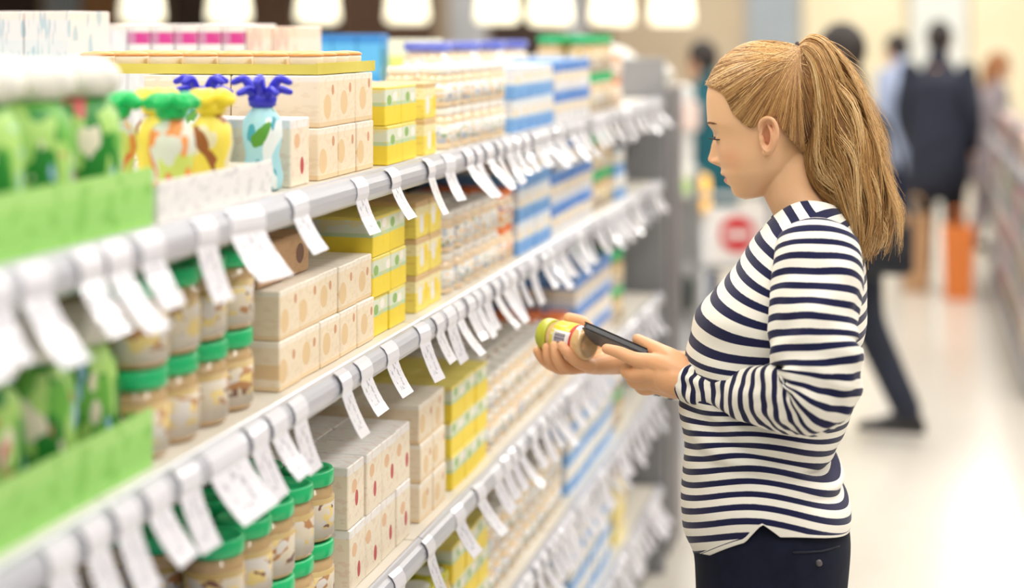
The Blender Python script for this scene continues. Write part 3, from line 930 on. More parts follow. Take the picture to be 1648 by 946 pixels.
# ------------------------------------------------------------------ background: shoppers, gate, right-hand shelves
def figure(label, pos, rz, H, coat, trousers, hairc, shoe, stride=0.0, coat_len=0.50, lean=0.0, bag=None, hair_long=False, arm_fwd=0.25):
    """a shopper: local +X is forward, feet on the floor; one body mesh, clothes and hair as children"""
    k = H / 1.72
    J = lambda x, y, z: np.array([x, y, z]) * k
    hip, sho = J(0, 0, .92), J(.02 + lean, 0, 1.42)
    neck, head = J(.035 + lean * 1.15, 0, 1.49), J(.06 + lean * 1.3, 0, 1.61)
    legs = []
    for s, st in ((-1, stride), (1, -stride)):
        h = J(0, s * .095, .90)
        kn = J(st * .42 + .04, s * .09, .49 + .01 * abs(st)); an = J(st * .95, s * .085, .085 + (.03 if st < 0 else 0.0))
        legs.append((h, kn, an))
    arms_ = []
    for s, st in ((-1, -stride), (1, stride)):
        a = sho + J(-.01, s * .185, -.02); e = a + J(st * .25 - .03, s * .045, -.28); w = e + J(arm_fwd * .6 + st * .3, -s * .02, -.21)
        arms_.append((a, e, w))
    bm = MB()
    bm.ell(head, np.array([.095, .075, .115]) * k, 20, 14)
    bm.tube([head + J(.085, 0, .005), head + J(.102, 0, -.022), head + J(.082, 0, -.035)], [.010 * k, .013 * k, .008 * k], 8, 2)
    bm.tube([head + J(.03, 0, -.06), head + J(.06, 0, -.09)], [.05 * k, .032 * k], 10, 3)
    for s in (-1, 1):
        bm.ell(head + J(-.005, s * .076, -.01), np.array([.018, .010, .030]) * k, 8, 6)
    bm.tube([head + J(-.02, 0, -.06), neck, sho], [.052 * k, .054 * k, .075 * k], 14)
    bm.tube([sho + J(0, 0, -.04), (hip + sho) / 2, hip], [.10 * k, .105 * k, .115 * k], 16)
    for a, e, w in arms_:
        bm.tube([a, e, w], [.042 * k, .036 * k, .026 * k], 12)
        d = (w - e) / np.linalg.norm(w - e)
        pl = w + d * .06 * k
        bm.tube([w, pl], [.026 * k, .030 * k], 12)
        sd = np.cross(d, [0, 1, 0]); sd /= np.linalg.norm(sd) + 1e-9
        for q in range(4):
            f0 = pl + sd * (q - 1.5) * .017 * k
            bm.tube([f0, f0 + d * .045 * k, f0 + d * .07 * k + np.array([0, 0, -.02 * k])], [.010 * k, .009 * k, .007 * k], 8, 2)
        bm.tube([w + d * .02 * k, w + d * .05 * k - sd * .035 * k, w + d * .085 * k - sd * .042 * k], [.013 * k, .011 * k, .008 * k], 8, 2)
    for h, kn, an in legs:
        bm.tube([h, kn, an], [.075 * k, .052 * k, .036 * k], 14)
    V, F = union(bm, 0.009, 4)
    root = obj('person', mesh('person', V, F, True), m_skin2)
    root.location = (pos[0], pos[1], 0)
    root.rotation_euler = (0, 0, rz)
    tag(root, label, 'person')
    cm = MB()
    cm.tube([sho + J(0, 0, -.005), sho + J(-.01, 0, -.10), (hip + sho) / 2 + J(-.01, 0, 0), hip + J(0, 0, .02), J(0, 0, 1.42 - coat_len - .08)], [.085 * k, .150 * k, .145 * k, .158 * k, .165 * k], 20, 3)
    cm.V = [(x, y * 1.28, z) for x, y, z in cm.V]
    for a, e, w in arms_:
        cm.tube([a + J(0, 0, .01), e, w], [.062 * k, .055 * k, .040 * k], 14)
    cm.tube([neck + J(-.02, 0, -.03), neck + J(-.02, 0, .02)], [.075 * k, .065 * k], 12)
    V, F = union(cm, 0.010, 5)
    obj('coat', mesh('coat', V, F, True), coat, root)
    tm_ = MB()
    tm_.tube([J(0, 0, .98), J(0, 0, .86)], [.135 * k, .135 * k], 16)
    for h, kn, an in legs:
        tm_.tube([h, (h + kn) / 2, kn, (kn + an) / 2, an + J(0, 0, .02)], [.098 * k, .088 * k, .072 * k, .066 * k, .060 * k], 16)
    V, F = union(tm_, 0.010, 4)
    obj('trousers', mesh('trousers', V, F, True), trousers, root)
    for (h, kn, an) in legs:
        rings = []
        ax0, ay0, az0 = an
        zb = max(0.0, az0 - .085 * k)
        for u, wd, hh in ((-.075, .022, .05), (-.055, .036, .085), (0.0, .040, .105), (.06, .041, .085), (.12, .046, .058), (.17, .044, .048), (.20, .030, .034)):
            rr = []
            for q in range(14):
                a = 2 * math.pi * q / 14
                rr.append((ax0 + u * k, ay0 + wd * k * math.cos(a), zb + max(.001, hh * k / 2 * (1 + math.sin(a)))))
            rings.append(rr)
        V, F = loft(rings)
        obj('shoe', mesh('shoe', V, F, True), shoe, root)
    hm = MB()
    hm.ell(head + J(-.012, 0, .022), np.array([.101, .085, .112]) * k, 20, 14)
    if hair_long:
        hm.tube([head + J(-.05, 0, .02), head + J(-.085, 0, -.10), head + J(-.10, 0, -.22)], [.085 * k, .075 * k, .045 * k], 14)
    # open the face
    V, F = union(hm, 0.008, 3)
    keep = []
    hx, hz = head[0], head[2]
    for f in F:
        c = np.mean(V[list(f)], axis=0)
        if not (c[0] > hx + .045 * k and c[2] < hz + .055 * k) and not (c[2] < hz - .03 * k and c[0] > hx - .02 * k):
            keep.append(f)
    ho = obj('hair', mesh('hair', V, keep, True), hairc, root)
    so = ho.modifiers.new('thick', 'SOLIDIFY'); so.thickness = 0.008; so.offset = -1
    return root


m_skin2 = noisy('skin_far', srgb(222, 172, 140), srgb(212, 160, 128), 8.0, 0.5)
m_navy = noisy('coat_navy', srgb(36, 42, 60), srgb(28, 32, 48), 8.0, 0.8)
m_black = noisy('cloth_black', srgb(30, 32, 42), srgb(22, 24, 32), 8.0, 0.8)
m_teal = noisy('coat_teal', srgb(14, 96, 108), srgb(10, 78, 92), 8.0, 0.8)
m_dkblue = noisy('trousers_blue', srgb(26, 44, 84), srgb(20, 34, 66), 8.0, 0.8)
m_shirtb = noisy('shirt_pale_blue', srgb(176, 190, 220), srgb(160, 174, 206), 8.0, 0.8)
m_mauve = noisy('coat_grey_mauve', srgb(150, 140, 144), srgb(132, 122, 128), 8.0, 0.8)
m_hairdk = noisy('hair_dark', srgb(50, 42, 40), srgb(38, 32, 30), 30.0, 0.6)
m_hairbr = noisy('hair_chestnut', srgb(168, 112, 66), srgb(140, 90, 50), 30.0, 0.6)
m_shoeb = mat('shoe_leather', srgb(36, 32, 34), 0.35)

pw = Wd(1374, 60, 6.62)
figure('shopper in dark coat and trousers striding left behind the woman, black bag at hip', (pw[0], pw[1]), math.pi - 0.05, 1.70, m_black, m_navy, m_hairdk, m_shoeb, stride=-0.22, coat_len=.52)
pb = Wd(1428, 400, 6.35)
bg = empty('shoulder_bag', (pb[0], pb[1], pb[2] - .10))
mb = MB().box(-.10, .10, -.05, .05, 0, .19, .02); mb.build('bag_body', m_black, bg)
MB().box(-.095, .095, -.056, -.049, .08, .185, .003).build('flap', mat('bag_leather', srgb(34, 34, 40), 0.4), bg)
MB().tube([(-.09, 0, .17), (-.085, 0, .36), (-.02, .0, .62), (.07, 0, .36), (.09, 0, .17)], [.008] * 5, 8).build('strap', m_black, bg, True)
tag(bg, 'black shoulder bag hanging at the hip of the striding shopper', 'bag')
pn = Wd(1510, 60, 10.7)
figure('tall shopper in navy jacket and dark trousers standing far down the aisle', (pn[0], pn[1]), 1.4, 1.74, m_navy, m_black, m_hairdk, m_shoeb, stride=0.05, coat_len=.62)
ps = Wd(1452, 60, 11.8)
figure('shopper in a pale blue shirt standing behind the navy-jacketed shopper', (ps[0], ps[1]), 2.4, 1.66, m_shirtb, m_dkblue, m_hairdk, m_shoeb, stride=0.08, coat_len=.52)
pg = Wd(1586, 60, 12.2)
figure('shopper with chestnut hair and grey-mauve coat bending towards the right-hand shelves', (pg[0], pg[1]), 0.35, 1.52, m_mauve, m_mauve, m_hairbr, m_shoeb, stride=0.06, coat_len=.60, lean=.05, hair_long=True)
pt = Wd(1142, 60, 9.2)
figure('shopper in a teal coat by the gate, half hidden by the woman\'s face', (pt[0], pt[1]), 2.7, 1.62, m_teal, m_dkblue, m_hairdk, m_shoeb, stride=0.06, coat_len=.66)
# bags standing near the navy shopper


def shopping_bag(px, d, w, h, m, label):
    p = Wd(px, 60, d)
    e = empty('shopping_bag', (p[0], p[1], 0))
    b = MB()
    b.prism([(-w * .42, .0), (w * .42, .0), (w * .5, h), (-w * .5, h)], -w * .28, w * .28)
    b.build('bag_body', m, e)
    for s in (-1, 1):
        MB().tube([(-w * .22, s * w * .2, h * .98), (-w * .16, s * w * .2, h * 1.2), (w * .16, s * w * .2, h * 1.2), (w * .22, s * w * .2, h * .98)], [.006] * 4, 6).build('handle', m, e, True)
    tag(e, label, 'bag')


shopping_bag(1542, 10.2, .20, .46, mat('bag_orange', srgb(232, 132, 60), 0.6), 'orange shopping bag on the floor beside the navy-jacketed shopper')
shopping_bag(1474, 10.5, .20, .50, m_kraft, 'brown paper shopping bag on the floor left of the navy-jacketed shopper')

# ---- the gate with the no-entry sign
m_gm = mat('gate_metal', srgb(168, 170, 172), 0.35, 0.7)
g0 = Wd(1070, 60, 7.3); g1 = Wd(1238, 60, 7.3)
gate = empty('entrance_gate', (g0[0], g0[1], 0))
gdir = g1[:2] - g0[:2]; GL = float(np.linalg.norm(gdir)); gate.rotation_euler = (0, 0, math.atan2(gdir[1], gdir[0]))
for x in (0.0, GL * .30, GL):
    MB().tube([(x, 0, 0), (x, 0, 1.05)], [.022, .022], 14, 2).build('post', m_gm, gate, True)
    MB().lathe([(.05, 0), (.05, .012), (.03, .02)], 16, (x, 0, 0)).build('foot_plate', m_gm, gate, True)
for z in (.30, .62, .94):
    MB().tube([(0, 0, z), (GL, 0, z)], [.014, .014], 10, 1).build('rail', m_gm, gate, True)
tag(gate, 'low grey metal barrier gate at the end of the left shelves', 'gate')
sc_ = Wd(1187, 377, 7.2)
sg = empty('no_entry_sign', sc_)
sg.rotation_euler = (0, 0, gate.rotation_euler[2])
MB().box(-.135, .135, 0, .012, -.13, .12, .004).build('board', mat('sign_white', srgb(244, 240, 238), 0.4), sg)
rd = MB()
V = []; F = []
for yv in (-.006, 0.0):
    for q in range(40):
        a = 2 * math.pi * q / 40
        V.append((0.080 * math.cos(a), yv, 0.080 * math.sin(a)))
F = [(q, (q + 1) % 40, 40 + (q + 1) % 40, 40 + q) for q in range(40)] + [tuple(range(39, -1, -1)), tuple(range(40, 80))]
rd.add(V, F)
dk = rd.build('red_disc', mat('sign_red', srgb(216, 34, 44), 0.4), sg)
MB().box(-.056, .056, -.009, -.006, -.016, .016, .001).build('white_bar', mat('sign_white', srgb(244, 240, 238), 0.4), dk)
tag(sg, 'white square no-entry sign with a red disc on the gate', 'sign')
# amber beacon, white terminal, basket box
bp_ = Wd(1132, 338, 7.7)
bc = empty('amber_beacon', (bp_[0], bp_[1], 0))
MB().lathe([(.06, 0), (.06, .02), (.02, .03), (.02, bp_[2])], 14).build('pole', m_gm, bc, True)
MB().lathe([(.036, bp_[2]), (.036, bp_[2] + .02), (.033, bp_[2] + .10), (.028, bp_[2] + .155), (.010, bp_[2] + .17)], 18).build('lens', mat('amber_lens', srgb(250, 190, 70), 0.3, emit=(1.0, .58, .16, 1), estr=0.8), bc, True)
tag(bc, 'glowing amber lamp on a pole beside the no-entry sign', 'lamp')
tp = Wd(1090, 60, 8.0)
te = empty('info_terminal', (tp[0], tp[1], 0)); te.rotation_euler = (0, 0, gate.rotation_euler[2])
m_tw = noisy('terminal_white', srgb(240, 240, 238), srgb(226, 228, 228), 4.0, 0.4)
MB().box(-.06, .06, -.05, .05, 0, 1.0, .01).build('column', m_gm, te)
MB().box(-.075, .075, -.07, .06, 1.0, 1.42, .02).build('housing', m_tw, te)
MB().box(-.10, .10, -.10, -.07, 1.20, 1.34, .01).build('display', mat('display_pink', srgb(246, 222, 214), 0.3), te)
MB().box(-.095, .095, -.09, -.06, .86, 1.02, .006).build('notice', print_mat('notice_green', [(0, srgb(244, 246, 240)), (.2, srgb(190, 226, 150)), (.62, srgb(244, 246, 240))]), te)
tag(te, 'white terminal on a grey post with a pale green notice, past the shelf end', 'terminal')
bx = Wd(1097, 468, 6.5)
b_ = empty('litter_bin', (bx[0], bx[1], 0))
MB().lathe([(.10, 0.0), (.105, .01), (.02, .02), (.02, bx[2] - .08)], 16).build('stand', m_gm, b_, True)
MB().lathe([(.035, bx[2] - .08), (.048, bx[2] - .07), (.052, bx[2] + .05), (.046, bx[2] + .055), (.044, bx[2] - .04)], 18).build('bucket', mat('bin_dark', srgb(52, 58, 58), 0.5), b_, True)
tag(b_, 'small dark bin on a thin stand beside the gate', 'bin')
# dark display rack closing the far end of the left shelves
er = empty('end_rack', (-1.02, 5.30, 0))
m_rk = noisy('rack_grey', srgb(128, 126, 128), srgb(106, 104, 108), 3.0, 0.5)
MB().box(-.30, .27, .13, .15, .0, 1.50, .003).build('rack_back', m_rk, er)
for s in (-.30, .25):
    MB().box(s, s + .02, -.15, .13, .0, 1.50, .003).build('rack_side', m_rk, er)
for z in (.12, .45, .78, 1.10, 1.48):
    MB().box(-.28, .25, -.15, .13, z, z + .02, .002).build('rack_shelf', m_grey, er)
tag(er, 'grey display rack standing at the far end of the left shelves', 'rack')
sk = noisy('sack_white', srgb(238, 236, 230), srgb(220, 218, 212), 14.0, 0.6)
for i, (xx, w_, h_) in enumerate(((-1.21, .10, .10), (-.985, .115, .14), (-.81, .052, .08))):
    o = MB()
    o.ell((0, 0, h_ * .5), (w_, .11, h_ * .5), 18, 12)
    o.V = [(x, y, max(0.0006, z)) for x, y, z in o.V]
    so = o.build('white_sack', sk, None, True)
    so.location = (xx, 5.29, 1.5006)
    tag(so, ['plump white sack at the left on the end rack', 'largest white sack on top of the end rack', 'small white sack at the aisle side of the end rack'][i], 'sack')

# ---- shelves on the right, far down the aisle
gr = empty('shelf_unit', (.76, 9.6, 0))
RX = .525
for z in (.10, .40, .70, 1.0):
    MB().box(RX - .76, RX - .76 + .42, -1.9, 1.9, z - .02, z, .002).build('shelf_board', m_grey, gr)
    MB().box(RX - .775, RX - .76, -1.9, 1.9, z - .035, z + .006, .002).build('price_rail', m_rail, gr)
MB().box(RX - .76 + .42, RX - .76 + .45, -1.9, 1.9, 0, 1.28, .002).build('back_panel', m_panel, gr)
for y in (-1.93, 0.0, 1.9):
    MB().box(*((RX - .765, RX - .725) if y < -1 else (RX - .38, RX - .345)), y - .015, y + .015, 0, 1.15).build('upright_post', m_gm, gr)
MB().box(RX - .76, RX - .76 + .45, -1.9, 1.9, 0.0, .08, .002).build('base_plinth', m_panel, gr)
tag(gr, 'low shelf unit full of small goods on the right side of the aisle', 'shelf unit')
cols = {'dark': srgb(52, 46, 52), 'pink': srgb(222, 150, 160), 'cream': srgb(236, 220, 196), 'rust': srgb(176, 96, 70), 'plum': srgb(112, 70, 96), 'green': srgb(70, 150, 96), 'grey': srgb(170, 166, 170)}
for cn, cc in cols.items():
    carton(cn + '_box', 0.10, 0.11, 0.17, print_mat('print_right_' + cn, [(0, cc), (.45, tuple(min(1, x * 1.35 + .03) for x in cc[:3]) + (1,)), (.7, cc)], [(.5, .55, .22, .16, srgb(244, 238, 230))]))
cl = list(cols)
for lv, z in enumerate((.10, .40, .70, 1.0)):
    y = 7.76; bi = 0
    while y < 11.4:
        cn = RS.choice(cl); bi += 1
        put(cn + '_box', (RX + .075, y, z + .0006), '%s coloured box on the %s shelf of the right-hand unit, %s along' % (cn, ['lowest', 'second lowest', 'second highest', 'top'][lv], NTH[bi - 1]), 'box', '%s boxes on shelf %d of the right-hand unit' % (cn, lv + 1), RS.uniform(-.05, .05))
        y += RS.choice([.118, .122, .13, .16])

# ------------------------------------------------------------------ the woman in the striped shirt
KX = (W(1300, 200)[0] - W(1220, 200)[0]) / 80.0
X_REF = W(1260, 200)[0]
KZ = 1 / 1080.0


def B(px, py, yo=0.0):
    """her midline plane: linear scale, so that shapes keep their true size off the plane"""
    return np.array([X_REF + (px - 1260.0) * KX, YW + yo, CAMZ - (py - HOR) * KZ])


def tab(rows, y):
    r = np.array(rows, float)
    return np.interp(y, r[:, 0], r[:, 1])


def smooth_tab(rows, y):
    """monotone-ish cubic through table points"""
    r = np.array(rows, float)
    xs, ys = r[:, 0], r[:, 1]
    m = np.gradient(ys, xs)
    k = np.clip(np.searchsorted(xs, y) - 1, 0, len(xs) - 2)
    h = xs[k + 1] - xs[k]
    t_ = np.clip((y - xs[k]) / h, 0, 1)
    return ((2 * t_**3 - 3 * t_**2 + 1) * ys[k] + (t_**3 - 2 * t_**2 + t_) * h * m[k] + (-2 * t_**3 + 3 * t_**2) * ys[k + 1] + (t_**3 - t_**2) * h * m[k + 1])


FRONT = [(86, 1208), (92, 1182), (105, 1160), (120, 1147), (140, 1139), (153, 1136.5), (166, 1136.2), (180, 1136.8), (190, 1137.6), (199, 1139), (206, 1142.5), (214, 1147), (222, 1149.5),
         (235, 1152), (250, 1155.5), (262, 1158.5), (269, 1161.5), (278, 1163), (286, 1166.5), (293, 1170), (300, 1174.5), (305, 1176.6), (311, 1179), (316, 1183), (319, 1189), (321, 1197)]
BACK = [(86, 1258), (92, 1280), (105, 1300), (120, 1311), (140, 1318), (166, 1319), (190, 1315), (208, 1309), (222, 1304), (250, 1294), (270, 1282), (286, 1268), (301, 1250), (311, 1238), (316, 1228), (321, 1206)]
WID = [(86, .016), (92, .037), (105, .055), (120, .0645), (140, .0715), (166, .0755), (190, .0765), (208, .0745), (222, .0725), (235, .071), (250, .0695), (262, .067), (275, .063), (286, .0575), (297, .050), (305, .044), (311, .038), (316, .030), (321, .012)]
NOSE = [(204, 0), (210, 0.3), (216, 0.8), (222, 2.2), (229, 5.2), (236, 8.5), (243, 11.5), (250, 15), (255, 18), (259, 19.6), (263, 18.2), (266, 13.5), (269, 7), (271.5, 1.5), (274, 0)]


def head_shell(front, back, wid, y, ang, nexp=2.25):
    """points of one level: ang 0 = front, pi/2 = towards the camera"""
    xf = smooth_tab(front, y); xb = smooth_tab(back, y); w = smooth_tab(wid, y)
    xc = xf + (xb - xf) * 0.54
    ca, sa = np.cos(ang), np.sin(ang)
    n = np.where(ca > 0, nexp, 2.0)
    r = (np.abs(ca) ** n + np.abs(sa) ** n) ** (-1.0 / n)
    dx = np.where(ca > 0, xc - xf, xb - xc)
    return xc - dx * ca * r, -w * sa * r, xc


def build_head():
    ys = np.concatenate([np.linspace(86, 190, 40), np.linspace(191.5, 321, 100)])
    N = 200
    ang = np.linspace(0, 2 * math.pi, N, endpoint=False)
    # crowd the samples towards the face
    ang = ang - 0.55 * np.sin(ang)
    rings = []
    for y in ys:
        px, lat, xc = head_shell(FRONT, BACK, WID, y, ang)
        a = np.abs(lat)
        fr = np.cos(ang) > 0
        # nose ridge and wings
        wn = np.interp(y, [205, 222, 243, 255, 262, 270], [.0060, .0062, .0072, .0090, .0105, .0100])
        h = max(0.0, float(smooth_tab(NOSE, y)))
        px = px - fr * h * np.exp(-(a / wn) ** 2.6)
        px = px - fr * 9.0 * np.exp(-((a - .0125) / .0050) ** 2) * math.exp(-((y - 261.5) / 5.0) ** 2)
        # eye socket, closed lid, brow ridge, cheekbone
        px = px + fr * 8.5 * np.exp(-((a - .027) / .013) ** 2) * math.exp(-((y - 219) / 9.0) ** 2)
        px = px - fr * 8.0 * np.exp(-((a - .031) / .0105) ** 2) * math.exp(-((y - 222) / 7.0) ** 2)
        px = px - fr * 1.6 * np.exp(-((a - .026) / .016) ** 2) * math.exp(-((y - 200) / 6.0) ** 2)
        px = px - fr * 2.0 * np.exp(-((a - .045) / .014) ** 2) * math.exp(-((y - 246) / 14.0) ** 2)
        # lips swell near the midline and fade towards the corners
        px = px + fr * float(np.interp(y, [270, 274, 279, 282.5, 286, 289, 292.5, 296, 300.5, 305], [0, -1.8, -4.0, -4.6, 2.4, -2.6, -5.4, -4.2, 1.6, 0])) * np.exp(-(a / .0215) ** 4)
        px = px + fr * 1.5 * np.exp(-((a - .024) / .005) ** 2) * math.exp(-((y - 286) / 3.5) ** 2)
        rings.append(np.stack([X_REF + (px - 1260) * KX, YW + lat, np.full(N, CAMZ - (y - HOR) * KZ)], 1))
    return loft(rings)


headmb = MB()
headmb.add(*build_head())
# neck, carried down into the shirt
neck_st = [((1216, 268), (1299, 232), .050), ((1224, 296), (1302, 268), .0505), ((1231, 318), (1312, 298), .051), ((1240, 336), (1330, 322), .054), ((1246, 352), (1346, 342), .062), ((1236, 378), (1362, 372), .085), ((1215, 420), (1375, 420), .12), ((1180, 470), (1370, 470), .13)]


def ring_fb(F, Bk, w, n=48, lift=0.0, ex=2.2):
    f = B(*F); b = B(*Bk)
    c = (f + b) / 2
    th = np.linspace(0, 2 * math.pi, n, endpoint=False)
    ca, sa = np.cos(th), np.sin(th)
    r = (np.abs(ca) ** ex + np.abs(sa) ** ex) ** (-1.0 / ex)
    P = c + np.outer(ca * r, f - c)
    P[:, 1] -= sa * r * w
    P[:, 2] += lift * sa ** 2
    return P


fb = np.array([[F[0], F[1], Bk[0], Bk[1], w] for F, Bk, w in neck_st])
fb = catmull(fb, 30)
headmb.add(*loft([ring_fb((q[0], q[1]), (q[2], q[3]), q[4]) for q in fb]))
# ears (camera side and far side)


def ear(side):
    e = MB()
    def E(px, py, out):
        p = B(px, py, 0)
        p[1] = YW + side * (0.0695 + out)
        return p
    helix = [(1233, 212, .003), (1230, 203, .009), (1232, 193, .014), (1238, 186.5, .018), (1246, 185, .021), (1254, 190, .022), (1258.5, 202, .022), (1257.5, 216, .020), (1252, 230, .0155), (1246, 240, .011)]
    P = catmull([E(*h) for h in helix], 30)
    e.add(*limb(P, list(np.interp(np.linspace(0, 1, 30), [0, .2, .6, 1], [.0026, .0034, .0030, .0042])), 10, 2, 60))
    # back plate of the ear, hollowed towards the canal
    rings = []
    cx, cy = 1244, 213
    for q, out in ((0.50, -.004), (0.55, .005), (0.72, .0125), (0.95, .0165), (1.0, .012), (0.9, .002), (0.6, -.006)):
        rr = []
        for k in range(28):
            a = 2 * math.pi * k / 28
            rr.append(E(cx + 13.5 * q * math.cos(a) + (2 if math.sin(a) < 0 else -1.5) * q, cy + 27 * q * math.sin(a), out - 0.004 * math.cos(a) * -1))
        rings.append(rr)
    e.add(*loft(rings))
    anti = [(1246, 232, .014), (1250.5, 220, .0175), (1249.5, 206, .0175), (1244, 197, .013)]
    e.tube([E(*h) for h in anti], [.003, .0034, .003, .002], 8, 2)
    e.tube([E(1231, 209, .005), E(1234, 217, .0085), E(1236, 226, .008), E(1241, 231, .0085)], [.0028, .0035, .003, .003], 8, 2)
    e.tube([E(1246, 232, .010), E(1243.5, 238, .0075), E(1241, 241, .004), E(1238, 240, .000)], [.0050, .0058, .0052, .0040], 12, 3)
    return e


for s in (-1, 1):
    em = ear(s)
    headmb.add(em.V, em.F)
HV, HF = union(headmb, 0.0015, 3, 0.5)

# ---- arms and hands
yoN, yoF = -0.10, 0.12
arms = MB()
P = lambda *a: W(*a)
# left arm (towards the camera)
SH_N, EL_N, WR_N = P(1308, 425, -.125), P(1318, 640, -.215), P(1112, 615, -.085)
arms.tube([SH_N, (SH_N + EL_N) / 2 + np.array([0.005, -.012, 0]), EL_N], [.034, .036, .034], 18)
arms.tube([EL_N, (EL_N * .55 + WR_N * .45), WR_N], [.036, .034, .0245], 18)
SH_F, EL_F, WR_F = P(1300, 425, .125), P(1300, 628, .215), P(1006, 579, .115)
arms.tube([SH_F, (SH_F + EL_F) / 2, EL_F], [.034, .036, .034], 18)
arms.tube([EL_F, (EL_F * .5 + WR_F * .5), WR_F], [.036, .033, .0225], 18)


def digit(mb, pts):
    C = [P(*q[:3]) for q in pts]
    R = [q[3] for q in pts]
    mb.add(*limb(C, R, 14, 4, 28))
    return C


# left hand: back of the hand towards the camera, index along the phone, the others curled behind it
hn = arms
hn.tube([P(1118, 614, -.086), P(1092, 611, -.078), P(1070, 604, -.067), P(1050, 600, -.058)], [.0250, .0272, .0235, .0130], 20, 4)
digit(hn, [(1108, 604, -.084, .021), (1078, 592, -.074, .020), (1050, 583, -.062, .0135)])
digit(hn, [(1106, 612, -.084, .021), (1076, 606, -.074, .019), (1044, 600, -.060, .0135)])
digit(hn, [(1106, 618, -.080, .020), (1078, 616, -.068, .018), (1048, 613, -.052, .0130)])
digit(hn, [(1106, 624, -.074, .017), (1082, 624, -.060, .016), (1056, 622, -.043, .0115)])
digit(hn, [(1050, 583, -.062, .0138), (1022, 578, -.058, .0112), (996, 567, -.050, .0096), (976, 561, -.044, .0078)])          # index
digit(hn, [(1044, 600, -.060, .0132), (1018, 602, -.050, .0112), (1008, 596, -.028, .0100), (1016, 588, -.004, .0085)])       # middle
digit(hn, [(1048, 613, -.052, .0126), (1024, 615, -.036, .0106), (1016, 606, -.012, .0094), (1026, 595, .008, .0080)])        # ring
digit(hn, [(1056, 622, -.043, .0112), (1036, 626, -.028, .0095), (1028, 618, -.006, .0084), (1038, 606, .008, .0074)])        # little
digit(hn, [(1104, 598, -.080, .019), (1082, 580, -.066, .0175), (1064, 567, -.046, .0128), (1044, 556, -.020, .0108), (1026, 546, .002, .0088)])   # thumb over the screen
# right hand: palm up under the jar, fingers curled up its near side, thumb behind
digit(hn, [(1012, 579, .116, .0225), (985, 580, .108, .0225), (962, 583, .092, .0200), (944, 586, .078, .0125)])
digit(hn, [(985, 581, .098, .019), (962, 586, .066, .0155), (948, 588, .046, .0118)])
digit(hn, [(985, 581, .102, .019), (958, 587, .078, .0155), (938, 588, .062, .0118)])
digit(hn, [(985, 581, .108, .019), (956, 586, .096, .0155), (932, 587, .079, .0118)])
digit(hn, [(985, 579, .114, .019), (955, 583, .110, .0155), (930, 584, .096, .0116)])
digit(hn, [(950, 588, .046, .0115), (928, 581, .024, .0098), (913, 567, .013, .0088), (904, 556, .014, .0074)])     # little
digit(hn, [(940, 589, .062, .0118), (910, 591, .036, .0104), (897, 575, .023, .0094), (892, 556, .026, .0078)])     # ring
digit(hn, [(933, 588, .079, .0118), (900, 592, .057, .0104), (885, 578, .040, .0094), (880, 559, .041, .0078)])     # middle
digit(hn, [(930, 585, .096, .0116), (895, 589, .080, .0102), (875, 578, .062, .0092), (865, 565, .057, .0076)])     # index
digit(hn, [(990, 574, .118, .017), (962, 552, .122, .0150), (938, 522, .112, .0122), (916, 512, .096, .0095)])      # thumb
AV, AF = union(arms, 0.0015, 14, 0.5)

# ---- trunk and legs, hidden by the clothes
trunk = MB()
for q in ([((1236, 378), (1362, 372), .085), ((1200, 430), (1376, 420), .15), ((1150, 490), (1372, 490), .15), ((1130, 560), (1362, 570), .14), ((1130, 660), (1335, 670), .125), ((1128, 760), (1325, 750), .13), ((1130, 860), (1350, 840), .15), ((1135, 960), (1352, 940), .155), ((1150, 1040), (1345, 1030), .14)],):
    arr = catmull(np.array([[F[0], F[1], Bk[0], Bk[1], w] for F, Bk, w in q]), 40)
    trunk.add(*loft([ring_fb((a[0], a[1]), (a[2], a[3]), a[4], 40) for a in arr]))
HIP = B(1245, 960)
for s in (-1, 1):
    h = HIP + np.array([0, s * .082, 0])
    kn = np.array([HIP[0] - .02, YW + s * .075, .46]); an = np.array([HIP[0] + .03, YW + s * .07, .085])
    trunk.tube([h, (h + kn) / 2, kn, (kn + an) / 2 + np.array([.012, 0, 0]), an], [.080, .066, .050, .046, .034], 18)
    trunk.tube([an + np.array([.02, 0, -.045]), an + np.array([-.06, 0, -.05]), an + np.array([-.15, 0, -.062])], [.030, .030, .020], 12)
TV, TF = union(trunk, 0.008, 3)

bodyV = np.vstack([HV, AV, TV])
bodyF = np.vstack([HF, AF + len(HV), TF + len(HV) + len(AV)])
body_me = mesh('person', bodyV, bodyF, True)
# skin colour: cheeks, lips, knuckles; scalp under the hair
base = np.array(srgb(232, 186, 144)[:3]); handc = np.array(srgb(230, 174, 130)[:3])
blush = np.array(srgb(226, 140, 112)[:3]); lip = np.array(srgb(196, 100, 92)[:3]); scalp = np.array(srgb(168, 126, 76)[:3])
pxv = 1260 + (bodyV[:, 0] - X_REF) / KX
pyv = HOR + (CAMZ - bodyV[:, 2]) / KZ
lat = bodyV[:, 1] - YW
C = np.tile(base, (len(bodyV), 1))
C[len(HV):len(HV) + len(AV)] = handc


def blend(C, w, c):
    return C * (1 - w[:, None]) + c * w[:, None]


